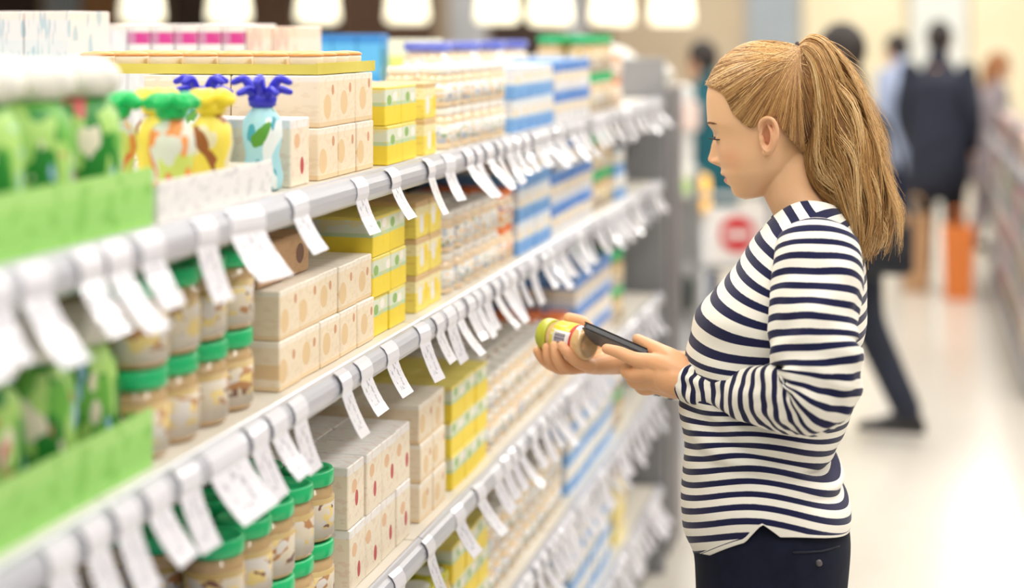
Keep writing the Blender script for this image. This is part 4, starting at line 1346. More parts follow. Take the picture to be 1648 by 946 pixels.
ishead = np.zeros(len(bodyV), bool); ishead[:len(HV)] = True
wch = 0.32 * np.exp(-((pxv - 1180) / 22) ** 2 - ((pyv - 252) / 17) ** 2) * ishead
C = blend(C, wch, blush)
wear = 0.35 * np.exp(-((pxv - 1246) / 14) ** 2 - ((pyv - 215) / 28) ** 2) * ishead * (np.abs(lat) > .07)
C = blend(C, wear, blush)
wn = 0.35 * np.exp(-((pxv - 1142) / 9) ** 2 - ((pyv - 262) / 7) ** 2) * ishead
C = blend(C, wn, blush)
wl = np.clip(1.6 - np.abs(pyv - 286.5 - np.where(pyv > 286.5, 1, 0)) / np.where(pyv < 286.5, 4.2, 5.2), 0, 1) * np.clip((1187 - pxv) / 5, 0, 1) * np.clip((.026 - np.abs(lat)) / .005, 0, 1) * ishead * (pyv > 277)
C = blend(C, np.clip(wl, 0, 1) * 0.85, lip)


def hairline_px(y):
    return np.interp(y, [60, 128, 134, 137, 142, 153, 165, 178, 190, 199, 203], [1100, 1134, 1142, 1158, 1166, 1174, 1180, 1187, 1199, 1212, 1222])


HB = lambda x: np.interp(x, [1130, 1136, 1150, 1158, 1168, 1174, 1187, 1200, 1212, 1222, 1228, 1240, 1256, 1262, 1275, 1292, 1310], [128, 133, 137, 140, 146, 155, 179, 191, 199, 200, 190, 183, 183, 196, 214, 236, 250])   # lower hair edge
wsc = np.clip((HB(pxv) - pyv) / 4.0 + 0.5, 0, 1) * ishead * (pyv < 262)
wfade = 0.55 * np.clip((pxv - 1258) / 14, 0, 1) * np.clip((262 - pyv) / 30, 0, 1) * ishead * (np.abs(lat) < .072)
C = blend(C, np.maximum(wsc * 0.9, wfade), scalp)
point_color(body_me, np.hstack([C, np.ones((len(C), 1))]))
m_skin = mat('skin', srgb(232, 184, 146), 0.42, spec=0.4)
t = NT(m_skin)
ca_ = t.node('ShaderNodeVertexColor', layer_name='Col')
t.color(ca_.outputs[0])
t.b.inputs['Subsurface Weight'].default_value = 0.18
t.b.inputs['Subsurface Radius'].default_value = (1.0, 0.35, 0.2)
t.b.inputs['Subsurface Scale'].default_value = 0.006
_, _, _, ov = t.gen('Object')
nf, _ = t.noise(ov, 900.0, 2.0)
t.bump(nf, 0.06, 0.001)
woman = obj('person', body_me, m_skin)
tag(woman, 'woman with long blonde ponytail and navy-striped white shirt, holding phone and jar', 'person')

# ---- lashes and brows
m_lash = mat('lash_dark', srgb(44, 30, 26), 0.6)
m_brow = mat('brow_brown', srgb(122, 84, 56), 0.7)


def surf_x(y, a_lat):
    """front surface of the face at level y, a_lat metres from the midline"""
    ang = np.linspace(0, 1.5, 200)
    px, lt, xc = head_shell(FRONT, BACK, WID, y, ang)
    return float(np.interp(a_lat, -lt, px))


lash = MB(); brow = MB()
rl = random.Random(3)
for s in (-1, 1):
    for k in range(34):
        u = k / 33
        a = .018 + .026 * u
        x0 = surf_x(223, a) + 1.5 + 2.0 * u
        p0 = B(x0 + 0.6, 221.5 + 1.0 * math.sin(u * 3.1), s * a)
        L = 10.5 + 3.0 * math.sin(u * 2.6)
        p1 = B(x0 - L * 0.55, 223.6, s * (a + .001)); p2 = B(x0 - L, 222.8 + rl.uniform(-.6, .6), s * (a + .0025 * (u - .3)))
        lash.tube([p0, p1, p2], [.00085, .0007, .0002], 5, 1)
    lash.tube([B(surf_x(223, .018 + .026 * u) - 0.3 + 2.0 * u, 221.0 + 0.6 * math.sin(u * 3.1), s * (.018 + .026 * u)) for u in np.linspace(0, 1, 7)], [.0013] * 7, 6, 1)
    for k in range(70):
        u = rl.random()
        a = .012 + .036 * u
        y = 200.5 - 3.2 * math.sin(u * 2.4) + rl.uniform(-1.6, 1.6) * (1 - .5 * u)
        x = surf_x(y, a) - 1.0
        p0 = B(x, y, s * a); p1 = B(surf_x(y - .6, a + .006) - 1.0, y - 0.9, s * (a + .006))
        brow.tube([p0, (p0 + p1) / 2 + np.array([-.0005, 0, 0]), p1], [.0006, .0006, .0002], 4, 1)
lash.build('eyelashes', m_lash, woman, True)
brow.build('eyebrows', m_brow, woman, True)

# ---- hair
HS_F = [(64, 1226), (67, 1208), (72, 1194), (80, 1180), (95, 1160), (110, 1148), (125, 1140), (135, 1135.5), (145, 1135), (160, 1136), (190, 1137), (220, 1147), (262, 1156)]
HS_B = [(64, 1244), (67, 1262), (72, 1282), (80, 1298), (95, 1310), (110, 1318), (125, 1322), (135, 1324), (145, 1325), (160, 1325), (190, 1320), (220, 1311), (262, 1294)]
HS_W = [(64, .006), (67, .019), (72, .031), (80, .044), (95, .058), (110, .067), (125, .0735), (135, .0765), (145, .0785), (160, .080), (190, .0805), (220, .077), (262, .068)]
TIE = (1287, 84)


def hair_yo(px, y):
    xf = smooth_tab(HS_F, y); xb = smooth_tab(HS_B, y); w = smooth_tab(HS_W, y)
    xc = xf + (xb - xf) * 0.54
    dx = np.where(px < xc, (xc - px) / (xc - xf), (px - xc) / (xb - xc))
    n = 2.15
    return w * np.maximum(0.0, 1 - np.clip(dx, 0, 1) ** n) ** (1 / n)


def strand_mesh(curves, radii, rng, name, m, hue):
    """thin three-sided tubes, one colour value per strand"""
    V = []; F = []; H = []
    base_i = 0
    for C, r0, hv in zip(curves, radii, hue):
        n = len(C)
        T = np.gradient(C, axis=0); T /= np.linalg.norm(T, axis=1)[:, None] + 1e-12
        U = np.cross(T, np.array([0.13, 1.0, 0.07])); U /= np.linalg.norm(U, axis=1)[:, None] + 1e-9
        Bn = np.cross(T, U)
        rr = r0 * np.concatenate([np.linspace(.7, 1, n // 3), np.linspace(1, .35, n - n // 3)])
        for k in range(3):
            a = 2 * math.pi * k / 3
            V.append(C + (rr[:, None]) * (math.cos(a) * U + math.sin(a) * Bn))
        idx = base_i + np.arange(3 * n).reshape(3, n)
        for k in range(3):
            k2 = (k + 1) % 3
            F.append(np.stack([idx[k, :-1], idx[k, 1:], idx[k2, 1:], idx[k2, :-1]], 1))
        H.append(np.full(3 * n, hv))
        base_i += 3 * n
    V = np.vstack(V); F = np.vstack(F); H = np.concatenate(H)
    me = bpy.data.meshes.new(name)
    me.vertices.add(len(V)); me.vertices.foreach_set('co', V.astype(np.float32).ravel())
    me.loops.add(F.size); me.loops.foreach_set('vertex_index', F.astype(np.int32).ravel())
    me.polygons.add(len(F)); me.polygons.foreach_set('loop_start', np.arange(0, F.size, 4, dtype=np.int32))
    me.update(calc_edges=True)
    me.polygons.foreach_set('use_smooth', [True] * len(me.polygons))
    float_attr(me, 'hue', H)
    me.materials.append(m)
    return me


def hair_mat(name, dark, mid, light):
    m = mat(name, mid, 0.42, spec=0.45)
    t = NT(m)
    a = t.node('ShaderNodeAttribute', attribute_name='hue')
    r = t.node('ShaderNodeValToRGB')
    t.l.new(a.outputs['Fac'], r.inputs[0])
    e = r.color_ramp.elements
    e[0].position = 0.0; e[0].color = dark
    e[1].position = 1.0; e[1].color = light
    x = e.new(0.5); x.color = mid
    t.color(r.outputs[0])
    t.b.inputs['Sheen Weight'].default_value = 0.1
    return m


m_hair = hair_mat('hair_blonde', srgb(130, 86, 42), srgb(204, 155, 92), srgb(246, 214, 158))
m_hair_base = noisy('hair_under', srgb(138, 96, 52), srgb(112, 74, 38), 60.0, 0.55)
rng = np.random.default_rng(5)
# close cap of combed-back hair under the strands
cap_V = []; cap_F = []
ys = np.linspace(64.5, 240, 80); NA = 120
angs = np.linspace(0, 2 * math.pi, NA, endpoint=False)
keep = {}
for i, y in enumerate(ys):
    px, lt, xc = head_shell(HS_F, HS_B, HS_W, y, angs, 2.15)
    for j in range(NA):
        cap_V.append(B(px[j], y, lt[j] * 0.985))
        keep[(i, j)] = (y < HB(px[j]) - 3.0)
for i in range(len(ys) - 1):
    for j in range(NA):
        k = (j + 1) % NA
        if keep[(i, j)] and keep[(i + 1, j)] and keep[(i, k)] and keep[(i + 1, k)]:
            cap_F.append((i * NA + j, i * NA + k, i * NA + NA + k, i * NA + NA + j))
cap_F.append(tuple(range(NA - 1, -1, -1)))
cap_me = mesh('hair_cap', cap_V, cap_F, True)
cap_o = obj('hair', cap_me, m_hair_base, woman)
# combed strands from the hairline back to the tie
curves = []; radii = []; hue = []
NS = 2600
for s in range(NS):
    side = -1 if s % 5 else 1
    if rng.random() < 0.5:
        x0 = rng.uniform(1136, 1300)
        y0 = float(HB(x0)) + rng.normal(0, 1.4)
    else:
        x0 = rng.uniform(1136, 1310)
        y0 = rng.uniform(66, float(HB(x0)))
    tx, ty = TIE[0] + rng.normal(0, 2), TIE[1] + rng.uniform(-8, 20)
    n = 16
    u = np.linspace(0, 1, n)
    dxy = math.hypot(tx - x0, ty - y0)
    if dxy < 12:
        continue
    bow = rng.normal(0.0, 1.5) + (-0.10 * dxy if x0 < 1262 else 0.05 * dxy)
    X = x0 + (tx - x0) * u
    Y = y0 + (ty - y0) * u ** 1.12 + bow * np.sin(u * math.pi) * 0.75
    top = np.interp(X, [1134, 1140, 1148, 1160, 1180, 1194, 1208, 1226, 1262, 1282, 1298], [140, 125, 110, 95, 80, 72.5, 68, 65.5, 67.5, 72.5, 80])
    Y = np.maximum(Y, top + 0.3)
    yo = hair_yo(X, Y)
    off = (0.0004 + 0.0016 * rng.random()) * np.sin(np.clip(u * 3.0 + 0.15, 0, math.pi / 2))
    Cc = np.array([B(a, b - o_ * 500, side * (c + o_)) for a, b, c, o_ in zip(X, Y, yo, off)])
    curves.append(Cc); radii.append(rng.uniform(.00045, .00085)); hue.append(float(np.clip(rng.normal(.50, .24) + 0.16 * math.sin(x0 * 0.35) - 0.22 * min(1, max(0, (y0 - 115) / 50)), 0, 1)))
obj('combed_hair', strand_mesh(curves, radii, rng, 'combed_hair', m_hair, hue), None, cap_o)
# fine hairs at the front and nape
curves = []; radii = []; hue = []
for s in range(160):
    x0 = rng.uniform(1134, 1175) if s % 2 else rng.uniform(1262, 1300)
    y0 = float(HB(x0)) + rng.uniform(-2, 6)
    side = -1
    yo = float(hair_yo(x0, y0)) - .0012
    d = rng.uniform(8, 22)
    ang_ = rng.normal(-0.5, .4) if s % 2 else rng.normal(-1.1, .3)
    u = np.linspace(0, 1, 8)
    X = x0 + d * u * math.cos(ang_); Y = y0 + d * u * math.sin(ang_)
    Cc = np.array([B(a, b, side * (float(hair_yo(max(a, 1138), b)) - .001 + .0015 * k)) for a, b, k in zip(X, Y, u)])
    curves.append(Cc); radii.append(.0003); hue.append(rng.uniform(.3, .8))
obj('baby_hair', strand_mesh(curves, radii, rng, 'baby_hair', m_hair, hue), None, cap_o)

# ponytail
PL = catmull([(1284, 94), (1283, 114), (1284, 147), (1287, 187), (1291, 227), (1292, 260), (1302, 294), (1330, 330), (1358, 366), (1372, 394), (1378, 406)], 60)
PR = catmull([(1286, 70), (1304, 57), (1330, 64), (1356, 92), (1378, 132), (1396, 178), (1410, 224), (1419, 266), (1431, 308), (1441, 348), (1438, 390)], 60)
PT = np.interp(np.linspace(0, 1, 60), [0, .12, .35, .65, .9, 1], [.014, .030, .043, .047, .036, .022])
tt = np.linspace(0, 1, 60)


def pony(u, v, t_):
    """u across the outline, v depth -1..1, t along the length"""
    lx = np.interp(t_, tt, PL[:, 0]); ly = np.interp(t_, tt, PL[:, 1])
    rx = np.interp(t_, tt, PR[:, 0]); ry = np.interp(t_, tt, PR[:, 1])
    th = np.interp(t_, tt, PT)
    return lx + (rx - lx) * u, ly + (ry - ly) * u, v * th


core = []
for t_ in np.linspace(0.0, 0.93, 46):
    rr = []
    for k in range(28):
        a = 2 * math.pi * k / 28
        sh = 0.92 - 0.35 * max(0, (t_ - .6) / .4)
        wob = 1 + 0.07 * math.sin(3 * a + 9 * t_) + 0.05 * math.sin(5 * a - 14 * t_)
        x, y, z = pony(0.5 + 0.5 * sh * math.cos(a) * wob, sh * math.sin(a) * wob * 0.92, t_)
        rr.append(B(x, y, -z))
    core.append(rr)
pv, pf = loft(core)
tail = obj('ponytail', mesh('ponytail', pv, pf, True), m_hair_base, woman)
curves = []; radii = []; hue = []
NL = 120
for L in range(NL):
    a = rng.uniform(0, 2 * math.pi)
    rad = math.sqrt(rng.uniform(0.35, 1.0))
    cu = 0.5 + 0.5 * rad * math.cos(a); cv = rad * math.sin(a)
    if rng.random() < 0.72:
        cv = -abs(cv)                       # more locks on the side that shows
    cv_ = cv
    ph = 2.5 * cu + 1.5 * cv + rng.normal(0, .7); fr = rng.uniform(1.5, 2.2); am = rng.uniform(.06, .16)
    lh = float(np.clip(rng.normal(.55, .28), .0, 1.0))
    tend = rng.uniform(.82, 1.02)
    for k in range(26):
        n = 26
        t_ = np.linspace(0.0, min(1.0, tend + rng.normal(0, .03)), n)
        clump = 1.0 - 0.55 * t_ ** 2
        du = rng.normal(0, .035); dv = rng.normal(0, .09)
        grow = np.clip(t_ * 3, 0, 1)
        u = cu + du * clump + grow * am * np.sin(fr * 6.28 * t_ + ph) * (0.4 + t_) + 0.02 * np.sin(13 * t_ + k) * t_
        v = cv_ + dv * clump + grow * 0.12 * np.cos(fr * 6.28 * t_ + ph)
        # keep inside the outline
        q = np.sqrt((2 * u - 1) ** 2 + v ** 2)
        lim = 1.04 + rng.random() * 0.06
        sc = np.where(q > lim, lim / np.maximum(q, 1e-6), 1.0)
        u = 0.5 + (u - 0.5) * sc; v = v * sc
        x, y, z = pony(u, v, t_)
        if tend > .93:
            y = y + rng.normal(0, 4) * t_ ** 6 * 3
        curl = np.clip((t_ - .74) / .26, 0, 1) ** 2
        cr = rng.uniform(.25, 1.0) * (0.35 + 0.65 * cu)
        x = x - 46 * curl * cr
        y = y - 8 * curl * cr + 10 * np.sin(curl * 2.4) * cr
        Cc = np.stack([X_REF + (x - 1260) * KX, YW + z, CAMZ - (y - HOR) * KZ], 1)
        curves.append(Cc); radii.append(rng.uniform(.00045, .00085)); hue.append(float(np.clip(lh + rng.normal(0, .14), 0, 1)))
# stray hairs off the outer edge
for k in range(420):
    n = 24
    t0 = rng.uniform(.15, .75)
    t_ = np.linspace(t0, min(1.0, t0 + rng.uniform(.2, .45)), n)
    w_ = (t_ - t0) / (t_[-1] - t0)
    u = 0.97 + rng.uniform(0.02, 0.22) * w_ ** 1.3 + 0.035 * np.sin(w_ * rng.uniform(4, 11) + rng.uniform(0, 6)) * w_
    v = rng.uniform(-.5, .5) + rng.normal(0, .4) * w_
    x, y, z = pony(u, v, t_)
    y = y + rng.normal(0, 12) * w_ ** 2
    curves.append(np.stack([X_REF + (x - 1260) * KX, YW + z, CAMZ - (y - HOR) * KZ], 1))
    radii.append(rng.uniform(.00022, .0004)); hue.append(rng.uniform(.4, .95))
obj('loose_strands', strand_mesh(curves, radii, rng, 'loose_strands', m_hair, hue), None, tail)
tie = MB()
ring_pts = []
for k in range(25):
    a = 2 * math.pi * k / 24
    ring_pts.append(B(1286.5 + 3.5 * math.cos(a), 84 + 14.0 * math.cos(a), 0.0155 * math.sin(a)))
tie.add(*limb(ring_pts, [.0032] * 25, 8, 1, 60))
tie.build('hair_tie', mat('tie_black', srgb(48, 34, 30), 0.7), woman, True)

# ---- striped shirt
m_shirt = mat('shirt_stripes', srgb(240, 236, 226), 0.85, spec=0.15)
t = NT(m_shirt)
sa = t.node('ShaderNodeAttribute', attribute_name='stripe')
fr = t.math('FRACT', sa.outputs['Fac'])
_, _, _, ov = t.gen('Object')
wn_, _ = t.noise(ov, 260.0, 2.0)
fr2 = t.math('ADD', fr, t.math('MULTIPLY', t.math('SUBTRACT', wn_, 0.5), 0.05))
t.color(t.mix(t.math('GREATER_THAN', fr2, 0.54), srgb(243, 239, 229), srgb(27, 29, 66)))
kn, _ = t.noise(ov, 1500.0, 1.0)
t.bump(kn, 0.15, 0.001)
t.b.inputs['Sheen Weight'].default_value = 0.15
PER = 0.0196

TOR = [((1232, 366), (1346, 330), .074, .028), ((1224, 374), (1356, 340), .100, .022), ((1211, 388), (1370, 362), .138, .010), ((1186, 428), (1386, 408), .172, .0), ((1149, 474), (1391, 458), .180, .0), ((1123, 508), (1392, 505), .180, .0),
       ((1109, 560), (1386, 566), .172, .0), ((1104, 620), (1373, 632), .163, .012), ((1103, 680), (1353, 692), .156, .030), ((1102, 720), (1340, 726), .154, .038), ((1102, 748), (1335, 748), .154, .042), ((1102, 768), (1352, 762), .157, .045), ((1102, 790), (1352, 788), .160, .047), ((1102, 826), (1361, 806), .166, .050),
       ((1104, 862), (1364, 822), .170, .051), ((1116, 898), (1364, 838), .172, .052)]
arr = np.array([[f[0], f[1], b[0], b[1], w, l] for f, b, w, l in TOR])
arr = catmull(arr, 170)
NSEG = 160
th = np.linspace(0, 2 * math.pi, NSEG, endpoint=False)
rings = [ring_fb((q[0], q[1]), (q[2], q[3]), q[4], NSEG, q[5], 2.3) for q in arr]
R_ = np.array(rings)
nv = len(R_)
vv = np.linspace(0, 1, nv)
# notch at the side seams
for side_a in (math.pi / 2 + 0.03, 3 * math.pi / 2 - 0.03):
    dd = np.abs(((th - side_a + math.pi) % (2 * math.pi)) - math.pi)
    notch = 0.021 * np.clip(1 - dd / 0.21, 0, 1)
    R_[:, :, 2] += np.outer(np.clip((vv - .86) / .14, 0, 1) ** 1.5, notch)
# stripe coordinate in metres: down the body, and over the shoulders away from the shoulder seam
zr = float(R_[0, NSEG // 4, 2])
xr = B(1318, 0)[0]
zc = R_[:, :, 2].copy()
cent = R_[:, :, 2] - np.outer(arr[:, 5], np.sin(th) ** 2)
dz = zr - cent
fade = np.clip(1 - (dz - 0.02) / 0.20, 0, 1)
ST = dz + fade * 0.55 * np.abs(R_[:, :, 0] - xr)
# folds
N_ = np.zeros_like(R_)
N_[:, :, 0] = -np.cos(th)[None, :] * 1.0; N_[:, :, 1] = -np.sin(th)[None, :]
for i in range(nv):
    for j in range(NSEG):
        p = R_[i, j]
        low = min(1, max(0, (vv[i] - .18) / .2))
        n1 = noise.noise(Vector((p[0] * 5 + 3, p[1] * 5, p[2] * 14))) * 0.0080
        n2 = noise.noise(Vector((p[0] * 9 + p[2] * 9, p[1] * 6 + 7, p[2] * 20 - p[0] * 8))) * 0.0052
        waist = math.exp(-((vv[i] - .70) / .10) ** 2)
        n3 = math.sin((p[2] + 0.22 * p[0]) * 190 + 2.2 * noise.noise(Vector((p[0] * 6, p[1] * 6, p[2] * 6)))) * 0.0055 * waist * max(0, math.cos(th[j] - 2.5))
        # slack folds falling from the bust towards the back of the waist
        sl = math.exp(-((vv[i] - .55) / .17) ** 2) * max(0, math.sin(th[j])) ** 1.5
        n3 += 0.0048 * sl * math.sin((p[2] * 1.0 + 0.55 * p[0]) * 95 + 3.0 * noise.noise(Vector((p[0] * 5 + 9, p[1] * 5, p[2] * 5))))
        d = (n1 + n2) * low + n3
        R_[i, j] = p + N_[i, j] * d
        ST[i, j] += 0.35 * d + 0.0068 * noise.noise(Vector((p[0] * 7, p[1] * 7 + 4, p[2] * 7))) * low
ST[-3:, :] = math.floor(float(ST[-3].mean()) / PER) * PER + 0.2 * PER
V, F = loft(list(R_), cap=False)
shirt_me = mesh('shirt', V, F, True)
float_attr(shirt_me, 'stripe', (ST / PER).ravel())
shirt = obj('shirt', shirt_me, m_shirt, woman)
sd = shirt.modifiers.new('thick', 'SOLIDIFY'); sd.thickness = 0.0016; sd.offset = -1


def sleeve(path, rad, name, yscale=1.0, phase=0.0, seed=0.0, crook=None):
    n = 150; seg = 72
    C = catmull(path, n)
    r = smooth_tab([(i, q) for i, q in enumerate(rad)], np.linspace(0, len(rad) - 1, n))
    T, U, Bn = frames(C, (0, 1, 0))
    s = np.concatenate([[0], np.cumsum(np.linalg.norm(np.diff(C, axis=0), axis=1))])
    ang = np.linspace(0, 2 * math.pi, seg, endpoint=False)
    V = np.zeros((n, seg, 3)); S = np.zeros((n, seg))
    # curvature decides where folds gather
    dT = np.gradient(T, axis=0) / np.gradient(s)[:, None]
    kap = np.linalg.norm(dT, axis=1)
    so_ = np.concatenate([[0], np.cumsum(np.diff(s) * (1 + 0.9 * np.minimum(kap, 40) * r)[:-1])])
    for i in range(n):
        kv = dT[i]
        for j in range(seg):
            d = math.cos(ang[j]) * U[i] + math.sin(ang[j]) * Bn[i]
            inner = float(d @ kv)               # > 0 on the inside of the bend
            f1 = noise.noise(Vector((d[0] * 1.3 + seed, d[2] * 1.3, s[i] * 16))) * .0078
            f2 = noise.noise(Vector((d[0] * 2 + s[i] * 20, d[1] * 2 + seed, d[2] * 2 - s[i] * 12))) * .0062
            fold = 0.008 * min(1, abs(inner) / 8) * math.sin(s[i] * 190 + 2.0 * math.sin(ang[j] * 2 + seed)) * (1.0 if inner > 0 else 0.35)
            e0 = min(1, s[i] / .05) * min(1, (s[-1] - s[i]) / .03)
            rr = r[i] + (f1 + f2 + fold) * e0
            rr *= 1 - 0.10 * max(0, min(1, inner / 14))
            dd = d.copy(); dd[1] *= yscale
            V[i, j] = C[i] + dd * rr
            S[i, j] = so_[i] + 0.30 * (f1 - f2) * e0 + 0.0020 * math.sin(ang[j] * 3 + seed + s[i] * 9)
    rings = list(V)
    # round shoulder cap
    top = []
    for k in (4, 3, 2, 1):
        a = math.pi / 2 * k / 4.3
        top.append(C[0] - T[0] * r[0] * 0.75 * math.sin(a) + (V[0] - C[0]) * math.cos(a))
    S2 = [np.full(seg, -r[0] * 0.75 * math.sin(math.pi / 2 * k / 4.3)) for k in (4, 3, 2, 1)]
    Vv, Ff = loft(top + rings, cap=False)
    Ff.append(tuple(range(seg - 1, -1, -1)))
    me = mesh(name, Vv, Ff, True)
    float_attr(me, 'stripe', (np.vstack([np.array(S2), S]) / 0.0215 + phase).ravel())
    o = obj(name, me, m_shirt, shirt)
    sm = o.modifiers.new('thick', 'SOLIDIFY'); sm.thickness = 0.0016; sm.offset = -1
    return o


nearP = [P(1316, 405, -.142), P(1314, 470, -.172), P(1312, 545, -.195), P(1316, 600, -.205), P(1304, 636, -.205), P(1255, 640, -.185), P(1190, 630, -.140), P(1140, 621, -.105), P(1105, 616, -.082)]
sleeve(nearP, [.060, .0625, .0610, .0580, .0545, .0470, .0395, .0335, .0285], 'sleeve', 0.92, 0.3, 1.0)
farP = [P(1306, 405, .142), P(1300, 480, .175), P(1296, 560, .195), P(1288, 612, .205), P(1255, 632, .205), P(1200, 628, .190), P(1120, 612, .160), P(1070, 602, .140), P(1034, 592, .124)]
sleeve(farP, [.060, .0600, .0580, .0560, .0520, .0470, .0400, .0350, .0300], 'sleeve', 0.92, 0.1, 7.0)

# ---- trousers and shoes
m_trou = noisy('trouser_navy', srgb(22, 27, 46), srgb(17, 21, 38), 40.0, 0.85, spec=0.2)
tm = MB()
TR = [((1112, 790), (1340, 766), .146), ((1112, 830), (1354, 800), .160), ((1116, 872), (1362, 838), .170), ((1120, 900), (1368, 872), .172), ((1122, 946), (1364, 930), .172), ((1126, 1000), (1356, 990), .168), ((1140, 1050), (1345, 1040), .150)]
arr = catmull(np.array([[f[0], f[1], b[0], b[1], w] for f, b, w in TR]), 24)
tm.add(*loft([ring_fb((q[0], q[1]), (q[2], q[3]), q[4], 64, 0.03, 2.3) for q in arr]))
for s in (-1, 1):
    h = HIP + np.array([0, s * .082, -.02])
    kn = np.array([HIP[0] - .02, YW + s * .078, .46]); an = np.array([HIP[0] + .025, YW + s * .072, .10])
    tm.tube([h, (h + kn) / 2, kn, (kn + an) / 2 + np.array([.008, 0, 0]), an], [.092, .080, .064, .058, .050], 24)
Vt, Ft = union(tm, 0.005, 6)
trou = obj('trousers', mesh('trousers', Vt, Ft, True), m_trou, woman)
m_seam = mat('trouser_seam', srgb(18, 22, 40), 0.8)


def on_hip(px, py, out=0.002):
    """point on the camera side of the hips"""
    a = arr[np.argmin(np.abs((arr[:, 1] + arr[:, 3]) / 2 - py))]
    rg = ring_fb((a[0], a[1]), (a[2], a[3]), a[4], 64, 0.03, 2.3)[1:32]
    best = None
    for q in arr:
        rg = ring_fb((q[0], q[1]), (q[2], q[3]), q[4], 64, 0.03, 2.3)[2:31]
        for p in rg:
            d = p[1] * CP - p[0] * SP
            u = 824 + FPX * (p[0] * CP + p[1] * SP) / d; v = HOR + FPX * (CAMZ - p[2]) / d
            e = (u - px) ** 2 + (v - py) ** 2
            if best is None or e < best[0]:
                best = (e, p)
    p = best[1].copy(); p[1] -= out
    return p


pk = MB()
pts = [on_hip(x, y, .001) for x, y in ((1272, 890), (1300, 888), (1330, 884), (1354, 879))]
pk.tube(pts, [.0016] * 4, 6, 1)
pk.build('pocket_welt', m_seam, trou, True)
bp = on_hip(1319, 901, .0025)
bt = MB().ell(bp, (.0048, .0022, .0048), 14, 8)
bt.build('button', mat('button_dark', srgb(92, 86, 88), 0.3), trou, True)
m_shoe = mat('shoe_black', srgb(34, 34, 40), 0.4)
for s in (-1, 1):
    ax, ay = HIP[0] + .03, YW + s * .072
    sh = MB()
    rings = []
    for u, wd, hh in ((-.05, .020, .050), (-.035, .030, .070), (0.0, .033, .085), (.05, .034, .070), (.10, .038, .050), (.15, .040, .040), (.18, .034, .034), (.20, .018, .022)):
        rr = []
        for k in range(16):
            a = 2 * math.pi * k / 16
            rr.append((ax - u, ay + wd * math.cos(a), max(0.002, hh / 2 + hh / 2 * math.sin(a) * 1.0)))
        rings.append(rr)
    V, F = loft(rings)
    obj('shoe', mesh('shoe', V, F, True), m_shoe, woman)

# ------------------------------------------------------------------ the phone and the jar she holds
A_, B_ = W(939, 522, -.012), W(1046, 569, -.040)
ax = B_ - A_; Lp = np.linalg.norm(ax); ax /= Lp
wv = np.array([0, .87, -.49]); wv -= ax * (wv @ ax); wv /= np.linalg.norm(wv)
nv_ = np.cross(ax, wv)
if nv_[2] < 0:
    nv_ = -nv_                       # screen side, up towards her face
Cn = (A_ + B_) / 2 + wv * 0.033


def slab(hx, hy, hz, r, off=0.0, k=6):
    """rounded slab in the phone's own axes (length, width, thickness)"""
    out = []
    for cx, cy, a0 in ((hx - r, hy - r, 0), (-hx + r, hy - r, 90), (-hx + r, -hy + r, 180), (hx - r, -hy + r, 270)):
        for j in range(k + 1):
            a = math.radians(a0 + 90 * j / k)
            out.append((cx + r * math.cos(a), cy + r * math.sin(a)))
    rings = []
    b1, b2 = min(.001, hz * .3), min(.0022, hz * .7)
    for sc, z in ((-.0016, -hz), (-.0004, -hz + b1), (0, -hz + b2), (0, hz - b2), (-.0004, hz - b1), (-.0016, hz)):
        rings.append([np.array([x + math.copysign(sc, x) * 1.0, y + math.copysign(sc, y), z + off]) for x, y in out])
    return loft(rings)


V, F = slab(Lp / 2, .034, .0050, .006)
M3 = np.stack([ax, wv, nv_], 1)
phone_me = mesh('phone', V, F, False)
ph = obj('phone', phone_me, mat('phone_black', srgb(46, 48, 54), 0.32, spec=0.5))
from mathutils import Matrix
ph.matrix_world = Matrix([[*M3[0], Cn[0]], [*M3[1], Cn[1]], [*M3[2], Cn[2]], [0, 0, 0, 1]])
tag(ph, 'black smartphone held in the woman\'s nearer hand', 'phone')
V, F = slab(Lp / 2 - .004, .031, .0003, .006, off=.00498)
obj('screen', mesh('screen', V, F, False), mat('phone_screen', srgb(16, 18, 22), 0.08, coat=1.0), ph)
V, F = slab(Lp / 2 - .003, .0315, .0003, .007, off=-.00498)
obj('back_cover', mesh('back_cover', V, F, False), mat('phone_back', srgb(86, 88, 94), 0.45), ph)

# jar on its side: lid to the left, base towards the right and the camera
La, Lb = W(878, 537, .072), W(949, 554, .028)
jx = Lb - La; JL = np.linalg.norm(jx); jx /= JL
JR = 0.0262
up = np.array([0, 0, 1.0]); jz = up - jx * (up @ jx); jz /= np.linalg.norm(jz)
jy = np.cross(jz, jx)
# local z axis runs from the base to the lid
R3 = np.stack([jy, jz, -jx], 1)
if np.linalg.det(R3) < 0:
    R3[:, 0] *= -1
jar = empty('food_jar')
jar.matrix_world = Matrix([[*R3[0], Lb[0]], [*R3[1], Lb[1]], [*R3[2], Lb[2]], [0, 0, 0, 1]])
tag(jar, 'small jar of tan puree with lime lid and yellow label held in the farther hand', 'jar')
MB().lathe([(JR * .2, .0025), (JR * .70, .0022), (JR * .78, 0), (JR * .92, .001), (JR * .99, .005), (JR, .010), (JR, JL * .66), (JR * .97, JL * .71), (JR * .86, JL * .77), (JR * .84, JL * .82)], 40).build('glass', mat('held_puree_glass', srgb(222, 182, 130), 0.08, coat=1.0), jar, True)
MB().lathe([(JR * .90, JL * .80), (JR * .97, JL * .805), (JR * .985, JL * .82), (JR * .985, JL * .97), (JR * .95, JL), (JR * .8, JL), (JR * .76, JL - .002), (.002, JL - .002)], 40).build('lid', mat('held_lid_lime', srgb(186, 190, 60), 0.35, coat=0.3), jar, True)
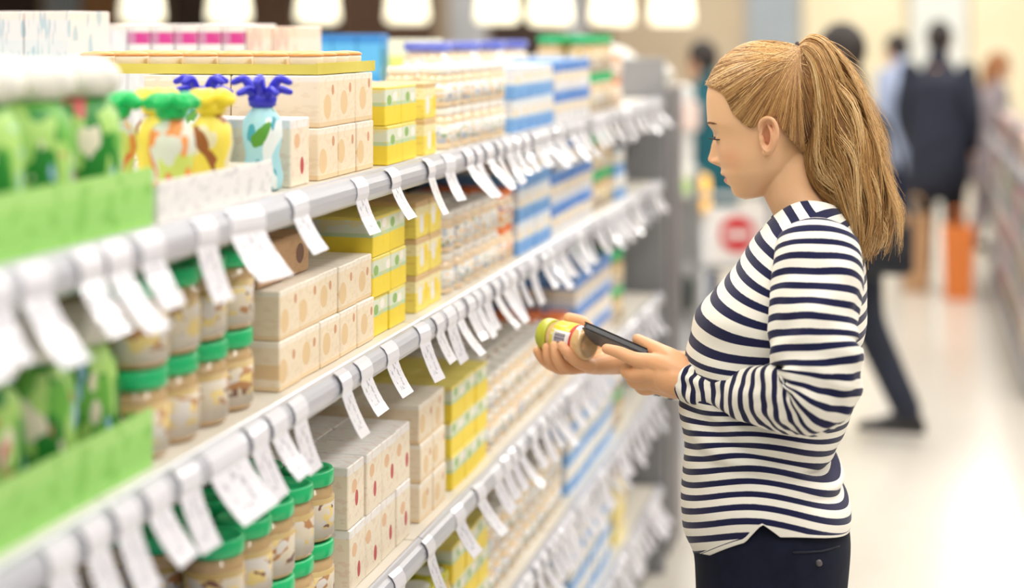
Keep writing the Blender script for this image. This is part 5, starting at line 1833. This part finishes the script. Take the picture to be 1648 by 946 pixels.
# label wrap with red edge, barcode panel facing the camera
m_lab = mat('held_label', srgb(238, 222, 70), 0.4)
t = NT(m_lab)
gx, gy, gz, gv = t.gen('Generated')
c = t.mix(t.math('LESS_THAN', gz, 0.16), srgb(238, 222, 70), srgb(214, 60, 44))
mp = t.node('ShaderNodeMapping'); mp.inputs['Scale'].default_value = (9, 9, 1.0)
t.l.new(gv, mp.inputs[0])
fn, _ = t.noise(mp.outputs[0], 1.0, 1.0)
c = t.mix(t.math('MULTIPLY', t.math('GREATER_THAN', fn, .58), t.math('GREATER_THAN', gz, .2)), c, srgb(246, 240, 176))
t.color(c)
lab = MB().lathe([(JR * .998, JL * .20), (JR * 1.012, JL * .20), (JR * 1.012, JL * .66), (JR * .998, JL * .66)], 40).build('label_wrap', m_lab, jar, True)


def patch(z0, z1, a0, a1, rr, n=10):
    V = []; F = []
    for k in range(n + 1):
        a = a0 + (a1 - a0) * k / n
        for z in (z0, z1):
            for q in (rr, rr + .0002):
                V.append((q * math.cos(a), q * math.sin(a), z))
    for k in range(n):
        a = 4 * k; b = a + 4
        F += [(a + 1, b + 1, b + 3, a + 3), (a, a + 2, b + 2, b), (a, b, b + 1, a + 1), (a + 2, a + 3, b + 3, b + 2)]
    F += [(0, 1, 3, 2), (4 * n, 4 * n + 2, 4 * n + 3, 4 * n + 1)]
    return V, F


Ri = R3.T
tocam = Ri @ np.array([0.10, -1.0, 0.12])
a_c = math.atan2(tocam[1], tocam[0])
upl = Ri @ np.array([0, 0, 1.0]); a_up = math.atan2(upl[1], upl[0])
V, F = patch(JL * .245, JL * .60, a_c - .50, a_c + .50, JR * 1.0125)
panel = obj('barcode_panel', mesh('barcode_panel', V, F, True), mat('label_white', srgb(240, 236, 232), 0.4), lab)
bars = MB()
rb = random.Random(9)
a_ = a_c - .34
while a_ < a_c + .34:
    wb_ = rb.choice([.012, .02, .03])
    bars.add(*patch(JL * .33, JL * .56, a_, a_ + wb_, JR * 1.0125 + .00025, 2))
    a_ += wb_ + rb.choice([.012, .02, .028])
bars.build('barcode_bars', mat('barcode_ink', srgb(84, 74, 118), 0.5), lab)
